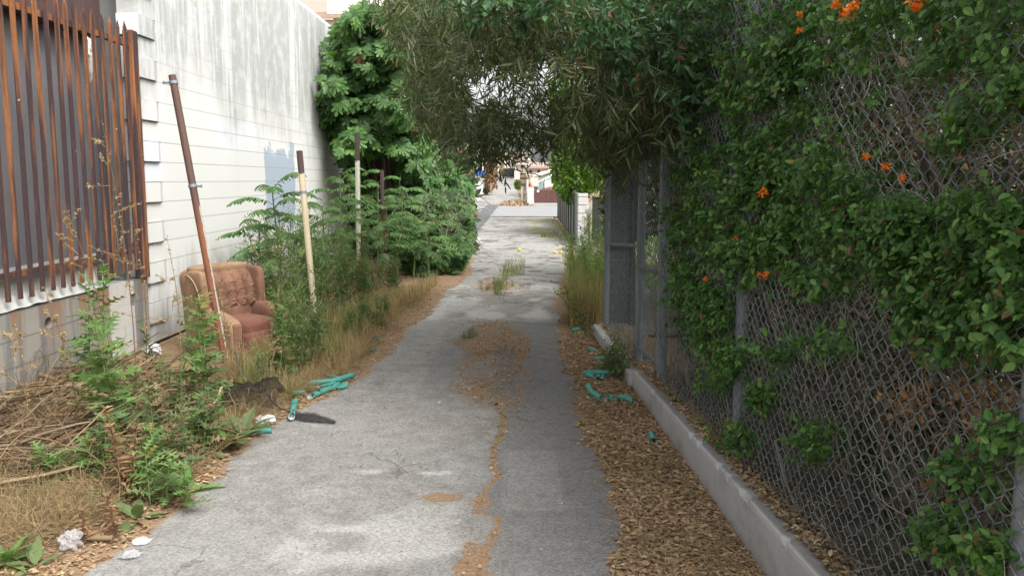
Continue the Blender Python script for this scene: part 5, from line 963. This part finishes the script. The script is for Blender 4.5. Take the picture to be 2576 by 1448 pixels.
pipe([(888, 942), (840, 958), (775, 962)], .022, 'long teal pipe topmost in the left heap, end pointing at the asphalt', .02)
pipe([(862, 963), (820, 980), (778, 998)], .022, 'teal pipe with holes at the front of the left heap', .0, ((4, 3), (9, 3)))
pipe([(855, 968), (800, 958)], .016, 'short teal pipe squeezed under the left heap', .01); pipe([(812, 940), (862, 953)], .015, 'thin teal sliver behind the left heap', .01); pipe([(800, 972), (850, 962)], .012, 'narrow teal split strip in the middle of the left heap', .015)
pipe([(729, 988), (770, 986)], .02, 'short teal pipe half hidden in the weeds left of the heap'); pipe([(742, 1005), (733, 1048)], .021, 'teal pipe with two round holes on the end of the netting', .015, ((4, 3), (10, 3)))
pipe([(622, 1084), (684, 1080)], .02, 'single teal pipe lying alone beneath the foil wrapper'); pipe([(938, 845), (955, 850)], .02, 'small teal piece farthest away on the left verge'); pipe([(935, 880), (945, 882)], .018, 'tiny teal bit on the left verge edge')
pipe([(1477, 968), (1488, 988), (1520, 1006)], .024, 'curved teal pipe lying nearest the asphalt on the right strip', 0, ((11, 3),)); pipe([(1555, 998), (1573, 1000), (1595, 1010)], .023, 'teal pipe pointing at the curb on the right strip'); pipe([(1532, 999), (1546, 1003)], .025, 'short fat teal pipe stub between two longer ones')
pipe([(1468, 935), (1500, 936), (1540, 936)], .022, 'straight teal pipe across the right heap', .02); pipe([(1472, 941), (1498, 948)], .021, 'short teal pipe under the left end of the right heap'); pipe([(1506, 945), (1504, 954)], .022, 'teal pipe stub facing the camera below the right heap'); pipe([(1516, 944), (1514, 958)], .02, 'curled teal half shell below the right heap')
pipe([(1525, 920), (1530, 932)], .022, 'teal stub standing behind the right heap by the grass'); pipe([(1478, 879), (1498, 881)], .02, 'thin teal pipe alone above the right heap'); pipe([(1496, 900), (1528, 902)], .021, 'teal pipe half under the curb weed'); pipe([(1434, 830), (1458, 826)], .022, 'crumpled teal piece farthest away by the curb end')
pipe([(1636, 1088), (1646, 1110)], .021, 'small teal pipe stub nearest the camera by the curb', 0, ((4, 3),)); 
mb = MB(); c = G(848, 967, .03); a = np.arange(18) * 2 * PI / 18; v = [c] + [c + np.array([.085 * math.cos(x), .05 * math.sin(x) * 1.3, .012 * math.sin(2 * x)]) for x in a]
mb.add(v, [(0, 1 + i, 1 + (i + 1) % 18) for i in range(18)]); mb.add(np.array(v) + [0, 0, -.004], [(0, 1 + (i + 1) % 18, 1 + i) for i in range(18)]); mb.add([*v[1:], *(np.array(v[1:]) - [0, 0, .004])], [(i, (i + 1) % 18, 18 + (i + 1) % 18, 18 + i) for i in range(18)]); mb.build('plastic_disc', M['teal'], label='flat teal plastic flap on the right of the left pipe heap', cat='plastic piece')
# ------------------------------------------------------------------ netting
nt_ = thing('plastic_netting', 'crumpled black plastic netting with a wire hoop spilling onto the asphalt', 'netting', tuple(G(690, 1050)))
A = G(505, 1045); B = G(745, 1045); mb = MB(); nu, nv = 70, 40; Vv = np.zeros((nu, nv, 3))
def netsurf(u, v, k=0):
    x = A[0] + (B[0] - A[0]) * u; y = A[1] - .05 + .42 * (v - .15); hgt = np.interp(u, [0, .25, .6, .78, 1], [.16, .26, .40, .26, .01]) * math.sin(PI * min(max(v, 0), 1)) ** .7
    f = fbm(np.array(u * 7. + k), np.array(v * 5.), 4, 3); return np.array([x + .03 * (f - .5), y + .05 * (f - .5), max(.006, hgt * (.6 + .8 * float(f)) + .05 * (float(f) - .4))])
for i in range(nu):
    for j in range(nv): Vv[i, j] = netsurf(i / (nu - 1), j / (nv - 1))
grid(mb, Vv, False)
for i in range(nu):
    for j in range(nv): Vv[i, j] = netsurf(i / (nu - 1) * .8, j / (nv - 1) * .8 + .1, 5) * [1, 1, .65]
grid(mb, Vv, False)
pts = [G(*q) for q in [(735, 1040), (790, 1042), (852, 1053), (853, 1062), (835, 1069), (780, 1064), (725, 1055)]]; a0, a1 = np.array(pts[0]), np.array(pts[6]); e = []
for i in range(40):
    s_ = i / 39; x = np.interp(s_, [0, .5, 1], [pts[0][0], pts[1][0], pts[2][0]]); ya = np.interp(s_, [0, .5, 1], [pts[0][1], pts[1][1], pts[3][1]]); yb = np.interp(s_, [0, .5, 1], [pts[6][1], pts[5][1], pts[4][1]]); e.append([(x, ya + (yb - ya) * k / 9 , .012 + .035 * abs(fbm(np.array(s_ * 9), np.array(k * .6), 3, 9) - .3) * (1.4 - s_)) for k in range(10)])
grid(mb, np.array(e), False); grid(mb, np.array(e) * [1, 1, .5] + [.004, .003, 0], False)
mb.build('net', M['net'], nt_)
hp = [G(505, 1030) + [0, .1, .12], V(560, 975, 5.0), V(640, 968, 5.0), V(665, 985, 5.0), V(700, 1025, 5.05), G(742, 1040, .02)]; mb = MB(); tt = np.linspace(0, 5, 24); c = np.stack([np.interp(tt, np.arange(6), np.array(hp)[:, i]) for i in range(3)], 1); c[1:-1] = .25 * c[:-2] + .5 * c[1:-1] + .25 * c[2:]; tube(mb, c, .003, 6); mb.build('hoop', M['black'], nt_)
# ------------------------------------------------------------------ litter items
def crumple(name, c, s, label, cat, mat, seed, flat=1.):
    n = 22; u = np.linspace(0, PI, n); w_ = np.linspace(0, 2 * PI, 2 * n); uu, ww = np.meshgrid(u, w_, indexing='ij'); d = np.stack([np.sin(uu) * np.cos(ww), np.sin(uu) * np.sin(ww), np.cos(uu)], -1)
    r = .15 + 1.5 * np.abs(fbm(d[..., 0] * 2.4 + seed + 1.5 * d[..., 2], d[..., 1] * 2.4 + d[..., 2] * 1.7 + 17, 5, seed)); r[:, -1] = r[:, 0]; P_ = d * r[..., None] * s * [1, 1, flat]; P_[..., 2] -= P_[..., 2].min(); mb = MB(); grid(mb, P_ + np.array(c), False); mb.build(name, M[mat], label=label, cat=cat)
t = NT('clear_plastic'); b = t.n('ShaderNodeBsdfPrincipled', {'Base Color': (.55, .54, .54, 1), 'Roughness': .3, 'Alpha': .42}); t.t.links.new(b.outputs[0], t.out.inputs[0]); M['clear'] = t.m
crumple('plastic_bag', G(180, 1385), .05, 'clear crumpled plastic bag lying under the curved cane', 'bag', 'clear', 3, .9); crumple('paper_scrap', G(356, 1362), .04, 'flat white paper scrap on the lower left litter', 'paper', 'plastic', 5, .15); crumple('plastic_wrapper', G(330, 1402), .04, 'grey flattened wrapper nearest the camera on the litter', 'wrapper', 'clear', 8, .3)
crumple('plastic_bag', G(385, 905, .1), .075, 'white plastic bag by the end of the low wall', 'bag', 'plastic', 11, .8); crumple('foil_wrapper', G(665, 1066), .062, 'silver and blue snack wrapper at the foot of the netting', 'wrapper', 'plastic', 14, .45); crumple('plastic_bag', G(1194, 622), .16, 'white bag at the left edge of the far alley', 'bag', 'plastic', 17, .7); crumple('paper_scrap', G(1105, 1012), .01, 'tiny white scrap mid alley', 'paper', 'plastic', 20, .3)
for x, y, l in ((1306, 628, 'fallen yellow lemon in the middle of the far alley'), (1395, 634, 'yellow lemon at the right edge of the far alley'), (1409, 634, 'yellow lemon half in the weeds, farthest right')):
    c = G(x, y, .04); mb = MB(); n = 12; u = np.linspace(0, PI, n); w_ = np.linspace(0, 2 * PI, 18); uu, ww = np.meshgrid(u, w_, indexing='ij'); k_ = .033 * (1 + .25 * np.abs(np.cos(uu)) ** 6)
    grid(mb, np.stack([k_ * np.cos(uu) * 1.25, k_ * np.sin(uu) * np.cos(ww), k_ * np.sin(uu) * np.sin(ww)], -1) + c); mb.build('lemon', M['lemon'], label=l, cat='lemon', group='fallen lemons')
for x, y, l in ((1249, 1020, 'small black pod lying by the alley crack'), (1634, 1098 - 5, 'small black lump on the litter by the nearest teal stub'), (1555, 975, 'dark seed pod on the right litter')): crumple('seed_pod', G(x - (18 if x == 1634 else 0), y), .013, l, 'seed pod', 'black', x % 31, .8)
# ------------------------------------------------------------------ right hand mid distance
def cmu_px(name, x0, x1, y0, y1, Y, dep, mat, label, cat, part='body'):
    o = thing(name, label, cat, tuple(V((x0 + x1) / 2, y1, Y) * [1, 1, 0])); mb = MB(); a = V(x0, y1, Y); b = V(x1, y0, Y); z = 0
    while z < b[2] - .02: box(mb, a[0], b[0], Y, Y + dep, z + .004, min(z + .195, b[2]), .006); z += .2032
    mb.build(part, M[mat], o); return o
o = cmu_px('block_pillar', 1453, 1479, 487, 615, 19.5, .4, 'cmu', 'pale concrete block pillar beyond the far end of the fence', 'pillar')
pg = thing('metal_gate', 'dark metal gate right of the pale block pillar', 'gate', tuple(V(1500, 600, 20) * [1, 1, 0])); mb = MB(); a = V(1483, 600, 20); b = V(1560, 490, 20); box(mb, a[0], b[0], 20, 20.03, .08, b[2]); mb.build('panel', M['black'], pg); mb = MB(); box(mb, a[0], b[0], 19.96, 19.99, b[2] - .06, b[2] + .02); box(mb, a[0], a[0] + .05, 19.96, 19.99, 0, b[2] - .062); mb.build('gate_frame', M['fascia'], pg)
pg = thing('panel_fence', 'green grey upright panel fence running down to the cross street', 'fence', (2.1, 27, 0))
p0, p1 = V(1452, 600, 20.2)[0], V(1403, 560, 33)[0]; 
for i in range(9):
    ya, yb = 20.2 + i * 1.42, 20.2 + (i + 1) * 1.42 - .06; xa, xb = np.interp([ya, yb], [20.2, 33], [p0, p1]); mb = MB(); prism(mb, [(xa, ya, .05), (xb, yb, .05), (xb + .05, yb, .05), (xa + .05, ya, .05)], (0, 0, 1.25)); mb.build('panel', M['panelgreen'], pg)
    mb = MB(); box(mb, xb - .03, xb + .05, yb + .003, yb + .057, 0, 1.36); mb.build('post', M['rustdark'], pg)
ct = thing('citrus_tree', 'dark glossy lemon tree with yellow green tips over the panel fence', 'tree', (2.9, 24.5, 0)); mf = MB()
cp = [(1388, 395), (1410, 340), (1460, 330), (1530, 340), (1530, 470), (1490, 480), (1470, 500), (1440, 520), (1425, 505), (1400, 480), (1390, 440)]
q = sample(cp, 6500, 3); d = 22.5 + rng.uniform(0, 3.5, len(q)) - 1.2 * fbm(q[:, 0] / 25, q[:, 1] / 25, 2, 3); P_ = V(q[:, 0], q[:, 1], d); n = len(q); place(mf, OVATE, P_, frame(rng.normal(size=(n, 3)) + [0, -.3, -.4], rng.normal(size=(n, 3)) * .6 + [0, -.4, .8]), rng.uniform(.09, .15, n)); mf.build('foliage', M['citrus'], ct)
mb = MB(); limb([(2.9, 24.5, 0), (2.85, 24.5, 1.2), (2.6, 24.3, 2.6)], .12, .05); limb([(2.85, 24.5, 1.2), (3.3, 24.6, 2.8)], .07, .03); mb.build('trunk', M['bark'], ct)
yb_ = thing('bamboo_shrub', 'yellow green leafy shrub above the dark gate behind the far post', 'shrub', tuple(V(1500, 600, 13) * [1, 1, 0])); mf, mt = MB(), MB(); willow(mf, mt, sample([(1485, 380), (1518, 380), (1518, 560), (1495, 540)], 60, 3), 12.5, 14, 12, L=(.08, .14), dirb=(0, 0, .2)); mf.build('foliage', M['citrus'], yb_); mt.build('twigs', M['twig'], yb_)
# lit background tree behind the canopy hole and behind hedge
bt = thing('background_tree', 'pale yellow green tree glimpsed through the arch of leaves', 'tree', tuple(V(1395, 520, 30) * [1, 1, 0])); mf = MB(); q = sample([(1375, 200), (1440, 190), (1470, 300), (1460, 380), (1400, 380), (1385, 300)], 1500, 6); P_ = V(q[:, 0], q[:, 1], rng.uniform(28, 31, len(q))); n = len(q); place(mf, OVATE, P_, frame(rng.normal(size=(n, 3)), rng.normal(size=(n, 3)) + [0, -.5, 1]), rng.uniform(.13, .22, n)); mf.build('foliage', M['citrus'], bt); mb = MB(); b0 = V(1425, 530, 30); limb([b0 * [1, 1, 0], b0 + [0, 0, 1.5], b0 + [0, 0, 3.2]], .14, .06); mb.build('trunk', M['bark'], bt)
# palm trunk behind the fig
pt = thing('palm_tree', 'shaggy dark palm trunk behind the top of the fig tree', 'tree', tuple(V(998, 500, 24) * [1, 1, 0])); mb = MB(); b0 = V(998, 500, 24); x0 = b0[0]; limb([(x0, 24, 0), (x0, 24, 3), (x0 + .03, 24, 5.6), (x0, 24, 8)], .2, .24); mb.build('trunk', M['bark'], pt)
mf = MB(); n = 1500; a = rng.uniform(0, 2 * PI, n); z = rng.uniform(5, 8, n); P_ = np.stack([x0 + .22 * np.cos(a), 24 + .22 * np.sin(a), z], 1); place(mf, SIMPLE, P_, frame(np.stack([.15 * np.cos(a), .15 * np.sin(a), -np.ones(n)], 1), np.stack([np.cos(a), np.sin(a), 0 * a], 1)), np.full(n, .5)); mf.build('dead_fronds', M['twig'], pt)
# ------------------------------------------------------------------ far side of the cross street
def hx(zx): return 1173.6 + .11115 * zx
def hy(zy): return 389 + .11115 * zy
def fb(mb, zx0, zx1, zy0, zy1, Y, dep, bev=0):
    a = V(hx(zx0), hy(zy1), Y); b = V(hx(zx1), hy(zy0), Y); box(mb, a[0], b[0], Y, Y + dep, a[2], b[2], bev)
def ff(name, part, mat, zx0, zx1, zy0, zy1, Y, dep, label, cat):
    o = thing(name, label, cat, tuple(V(hx((zx0 + zx1) / 2), hy(zy1), Y))); mb = MB(); fb(mb, zx0, zx1, zy0, zy1, Y, dep); mb.build(part, M[mat], o); return o
o = ff('driveway_gate', 'panel', 'browngate', 1528, 2200, 800, 1205, 50.6, .05, 'wide brown arched driveway gate across the street', 'gate')
mb = MB(); xs_ = np.linspace(1528, 2200, 25); 
for i in range(24): 
    top_ = 800 - 85 * math.exp(-((xs_[i] - 1900) / 190.) ** 2); fb(mb, xs_[i] + 3, xs_[i + 1] - 3, top_, 1200, 50.55, .045)
mb.build('pickets', M['browngate'], o); mb = MB(); fb(mb, 1590, 1640, 800, 850, 50.5, .01); mb.build('notice', M['white'], o)
o = ff('grey_block_wall', 'body', 'cmu', 1370, 1520, 740, 1185, 50.4, .5, 'pale block gate pillar left of the brown driveway gate', 'wall'); mb = MB(); fb(mb, 1355, 1400, 560, 1110, 51.2, 3); fb(mb, 1440, 1620, 520, 720, 53.5, .4); mb.build('rear_wall', M['cmu'], o)
o = thing('flower_pot', 'terracotta ornament standing on the pale block pillar', 'ornament', tuple(V(hx(1455), hy(735), 50.6))); mb = MB(); c = V(hx(1455), hy(735), 50.65); tube(mb, [c, c + [0, 0, .08], c + [0, 0, .14], c + [0, 0, .30]], [.1, .13, .06, .02], 10); mb.build('body', M['terra'], o)
o = ff('mint_house', 'wall', 'mint', 1612, 2300, 590, 1000, 57, 8, 'mint green house with low sloping roof behind the brown gate', 'house'); a, b, c_ = V(hx(1500), hy(505), 56.6), V(hx(2010), hy(355), 56.6), V(hx(2500), hy(520), 56.6)
mb = MB(); prism(mb, [V(hx(1612), hy(589), 57.01), V(hx(2300), hy(589), 57.01), V(hx(2200), hy(440), 57.01), V(hx(2010), hy(390), 57.01), V(hx(1612), hy(530), 57.01)], (0, 7.9, 0)); mb.build('gable', M['mint'], o)
mb = MB(); prism(mb, [a, b, b + [0, 0, .16], a + [0, 0, .16]], (0, 9, 0)); prism(mb, [b, c_, c_ + [0, 0, .16], b + [0, 0, .16]], (0, 9, 0)); mb.build('roof', M['cream'], o); mb = MB(); fb(mb, 1755, 2000, 600, 760, 56.9, .08); mb.build('garage_door', M['beige'], o)
o = thing('stair_railing', 'white stair rail climbing beside the mint house', 'railing', tuple(V(hx(1530), hy(780), 54))); mb = MB(); tube(mb, [V(hx(1530), hy(680), 54), V(hx(1990), hy(430), 55.5)], .05, 6); mb.build('handrail', M['white'], o); mb = MB()
for k in range(9): x = 1530 + k * 28; tube(mb, [V(hx(x), hy(790), 54), V(hx(x), hy(680 - k * 15), 54)], .02, 5)
mb.build('balusters', M['black'], o)
o = thing('iron_fence', 'black iron fence on the right of the rising far alley', 'fence', tuple(V(hx(1300), hy(840), 58))); mb = MB()
for k in range(12): x = 1215 + k * 11; fb(mb, x, x + 5, 430, 770 + k * 6, 66 - k, .05)
for k in range(8): x = 1310 + k * 7; fb(mb, x, x + 3, 470, 840, 56 - k * .3, .04)
fb(mb, 1215, 1345, 445, 455, 57, .05); mb.build('bars', M['black'], o)
mb = MB(); fb(mb, 1240, 1262, 715, 1020, 56.5, .22); mb.build('stone_post', M['cmu'], label='grey stone post before the iron fence', cat='post'); mb = MB(); fb(mb, 1275, 1305, 730, 1030, 54, .2); mb.build('stone_post', M['cmu'], label='nearer stone post beside the dirt pile', cat='post'); mb = MB(); fb(mb, 1322, 1358, 930, 1105, 52, .15); mb.build('white_post', M['white'], label='short white post at the foot of the block wall', cat='post')
# gabled house
o = ff('gabled_house', 'wall', 'cream', 985, 1120, 215, 330, 104, 6, 'small gabled house with brown roof at the top of the far alley', 'house'); mb = MB(); fb(mb, 1122, 1480, 225, 420, 104.2, 6); mb.build('front_wall', M['pink'], o)
mb = MB(); a, b, c_ = V(hx(950), hy(225), 103.5), V(hx(1240), hy(130), 103.5), V(hx(1520), hy(215), 103.5); prism(mb, [a, b, b + [0, 0, .3], a + [0, 0, .3]], (0, 8, 0)); prism(mb, [b, c_, c_ + [0, 0, .3], b + [0, 0, .3]], (0, 8, 0)); mb.build('roof', M['tanroof'], o)
mb = MB(); fb(mb, 1150, 1480, 200, 222, 103.4, .3); mb.build('eave', M['white'], o); mb = MB(); fb(mb, 1225, 1290, 240, 300, 104.1, .1); mb.build('window', M['glass'], o)
o = ff('garden_wall', 'body', 'pink', 1080, 1200, 352, 562, 96, .4, 'pink wall beside the dark fence high on the far alley', 'wall'); o = ff('dark_panel_fence', 'panel', 'black', 872, 1078, 312, 505, 97, .1, 'dark panel fence at the bend of the far alley', 'fence'); mb = MB(); [fb(mb, x, x + 10, 305, 515, 96.8, .15) for x in (872, 1010, 1068)]; mb.build('posts', M['black'], o)
o = ff('apartment_block', 'wall', 'cream', 850, 1440, -10, 330, 135, 12, 'pale apartment block rising behind the gabled house', 'building'); mb = MB(); fb(mb, 820, 1460, -40, -8, 134, 14); mb.build('roof', M['fascia'], o); mb = MB(); [fb(mb, x, x + 55, 60, 120, 134.8, .15) for x in (900, 1040, 1180, 1320)]; mb.build('windows', M['glass'], o)
o = ff('terrace_house', 'wall', 'beige', 1340, 2000, 310, 480, 80, 8, 'beige house above the iron fence', 'house'); mb = MB(); prism(mb, [V(hx(1320), hy(315), 79.5), V(hx(2020), hy(315), 79.5), V(hx(1950), hy(220), 83), V(hx(1400), hy(220), 83)], (0, 0, .2)); mb.build('roof', M['tanroof'], o); mb = MB(); [fb(mb, x, x + 60, 350, 410, 79.9, .08) for x in (1420, 1600, 1780)]; mb.build('windows', M['glass'], o)
o = ff('white_garage', 'wall', 'white', 40, 362, 560, 900, 58, 5, 'white garage wall left of the far alley', 'garage'); mb = MB(); fb(mb, 20, 380, 545, 560, 57.8, 5.4); mb.build('roof', M['cream'], o)
o = ff('cream_building', 'wall', 'cream', -200, 700, 60, 470, 88, 10, 'cream stucco building high behind the white garage', 'building'); mb = MB(); fb(mb, -230, 730, 35, 60, 87.5, 11); mb.build('roof', M['tanroof'], o); mb = MB(); [fb(mb, x, x + 70, 180, 300, 87.9, .08) for x in (260, 420, 590)]; mb.build('windows', M['glass'], o)
o = thing('blue_tarp', 'blue tarpaulin above the white garage', 'tarp', tuple(V(hx(275), hy(490), 60))); mb = MB(); c = V(hx(275), hy(490), 60); prism(mb, [c + [-.5, 0, 0], c + [.5, 0, 0], c + [.42, 0, .3], c + [0.05, 0, .75], c + [-.35, 0, .35]], (0, .6, 0)); mb.build('sheet', M['blue'], o)
o = thing('iron_gate', 'small black iron gate right of the white garage', 'gate', tuple(V(hx(410), hy(870), 58))); mb = MB(); [fb(mb, x, x + 5, 560, 870, 58, .04) for x in range(366, 465, 14)]; fb(mb, 366, 465, 575, 585, 57.95, .04); fb(mb, 366, 465, 840, 850, 57.95, .04); mb.build('bars', M['black'], o)
mb = MB(); fb(mb, 525, 582, 640, 868, 56, .25, .02); mb.build('wooden_post', M['wood'], label='weathered brown wooden post left of the far alley', cat='post')
o = thing('cypress_tree', 'reddish brown dying tree behind the hanging leaf tips', 'tree', tuple(V(hx(500), hy(860), 62))); mf = MB(); q = sample([(1213, 470), (1222, 385), (1238, 360), (1248, 385), (1250, 440), (1243, 475)], 2500, 1.5); P_ = V(q[:, 0], q[:, 1], rng.uniform(61, 63.5, len(q))); n = len(q); place(mf, OVS, P_, frame(rng.normal(size=(n, 3)), rng.normal(size=(n, 3))), rng.uniform(.15, .3, n)); mf.build('crown', M['dead'], o); mb = MB(); b0 = V(hx(500), hy(860), 62); limb([b0, b0 + [0, 0, 1.2], b0 + [.1, 0, 2.4]], .15, .08); mb.build('trunk', M['bark'], o)
def farbush(x, y0, y1, w_, Y, label, mat='greengrass', n=900, s=.2):
    a = V(x, y1, Y); b = V(x, y0, Y); hw = w_ / F_ * Y; o = thing('bush', label, 'bush', tuple(a)); P_ = norm(rng.normal(size=(n, 3))) * rng.random((n, 1)) ** .4 * [hw, hw, (b[2] - a[2]) / 2] + (a + b) / 2; mf = MB(); place(mf, OVATE, P_, frame(rng.normal(size=(n, 3)), rng.normal(size=(n, 3)) + [0, 0, 1]), rng.uniform(s * .6, s, n)); mf.build('foliage', M[mat], o)
farbush(1302, 453, 476, 7, 62, 'round green bush right of the rising far alley', 'greengrass'); farbush(1267, 424, 446, 7, 98, 'dark bush beside the far dark fence', 'weedgrey'); farbush(1222, 474, 486, 4, 57.5, 'dark low bush behind the small iron gate', 'hedgedark')
mb = MB(); c = G(1300, 518); n = 3500; q = rng.normal(size=(n, 2)); P_ = np.stack([c[0] + q[:, 0] * .55, c[1] + 2 + q[:, 1] * 1.2, np.maximum(.08, .42 * np.exp(-(q ** 2).sum(1) / 2)) * .5 + .02], 1); place(mb, OVATE, P_, frame(rng.normal(size=(n, 3)) * [1, 1, .4], rng.normal(size=(n, 3)) * .4 + [0, 0, 1]), rng.uniform(.08, .2, n)); mb.build('leaf_heap', M['chip'], label='heap of dry leaves at the mouth of the far alley', kind='stuff')
mb = MB(); P_ = gsample([(1232, 487), (1255, 487), (1262, 468), (1248, 466)], 1200); P_[:, 2] = zt(P_[:, 1]); P_[:, 1] = np.minimum(P_[:, 1], 75); P_[:, 2] = zt(P_[:, 1]); blades(mb, P_, .35, .03, .5); mb.build('far_dry_grass', M['drygrass'], label='dry grass on the bank left of the far alley', kind='stuff')
# tree masses far behind hedge (lot side) so that the hedge gaps show foliage and sky
bt = thing('lot_tree', 'dark tree behind the lantana hedge in the side lot', 'tree', (6.5, 8, 0)); mf = MB(); n = 5500; P_ = norm(rng.normal(size=(n, 3))) * rng.random((n, 1)) ** .35 * [3.2, 5.5, 1.6] + [6.8, 7, 3.0]; place(mf, OVS, P_, frame(rng.normal(size=(n, 3)), rng.normal(size=(n, 3)) + [0, 0, 1]), rng.uniform(.12, .24, n)); mf.build('crown', M['hedgedark'], bt); mb = MB(); limb([(6.5, 8, 0), (6.6, 8, 1.4), (6.5, 7.8, 3)], .2, .12); mb.build('trunk', M['bark'], bt)
rh = thing('backdrop_hedge', 'dense dark backdrop hedge added in the side lot to darken gaps in the lantana', 'hedge', (3.4, 6, 0)); mf, mt = MB(), MB(); n = 26000; P_ = np.stack([rng.uniform(2.2, 3.6, n), rng.uniform(.2, 9.0, n), rng.uniform(.1, 2.5, n)], 1); P_ = P_[fbm(P_[:, 1] * 1.6, P_[:, 2] * 1.6, 3, 44) > .34 + .08 * (P_[:, 2] > 1.6)]; n = len(P_); place(mf, OVS, P_, frame(rng.normal(size=(n, 3)), rng.normal(size=(n, 3)) + [0, 0, .5]), rng.uniform(.07, .14, n)); mf.build('foliage', M['hedgedark'], rh)  # added as a dark backdrop, hides bright ground behind the chain link
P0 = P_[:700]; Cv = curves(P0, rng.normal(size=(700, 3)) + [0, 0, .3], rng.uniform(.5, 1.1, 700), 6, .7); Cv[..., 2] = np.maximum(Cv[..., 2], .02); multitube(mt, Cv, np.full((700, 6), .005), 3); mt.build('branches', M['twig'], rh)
rh = thing('backdrop_hedge', 'dark backdrop hedge mass added deeper in the lot behind the slatted screen', 'hedge', (2.6, 11, 0)); mf = MB(); n = 9000; P_ = np.stack([rng.uniform(1.5, 4.6, n), rng.uniform(11.5, 13.0, n), rng.uniform(.7, 2.9, n)], 1); place(mf, OVS, P_, frame(rng.normal(size=(n, 3)), rng.normal(size=(n, 3)) + [0, 0, .5]), rng.uniform(.1, .2, n)); mf.build('foliage', M['hedgedark'], rh); mb = MB(); tube(mb, [(2.6, 12, 0), (2.6, 12, 1.6)], .07, 8); tube(mb, [(2.6, 12, 1.2), (3.5, 12.1, 2.2)], .05, 8); tube(mb, [(2.6, 12, 1.2), (1.9, 12.1, 2.2)], .05, 8); mb.build('trunk', M['bark'], rh)  # also an added dark backdrop, covers bright ground seen past the slats
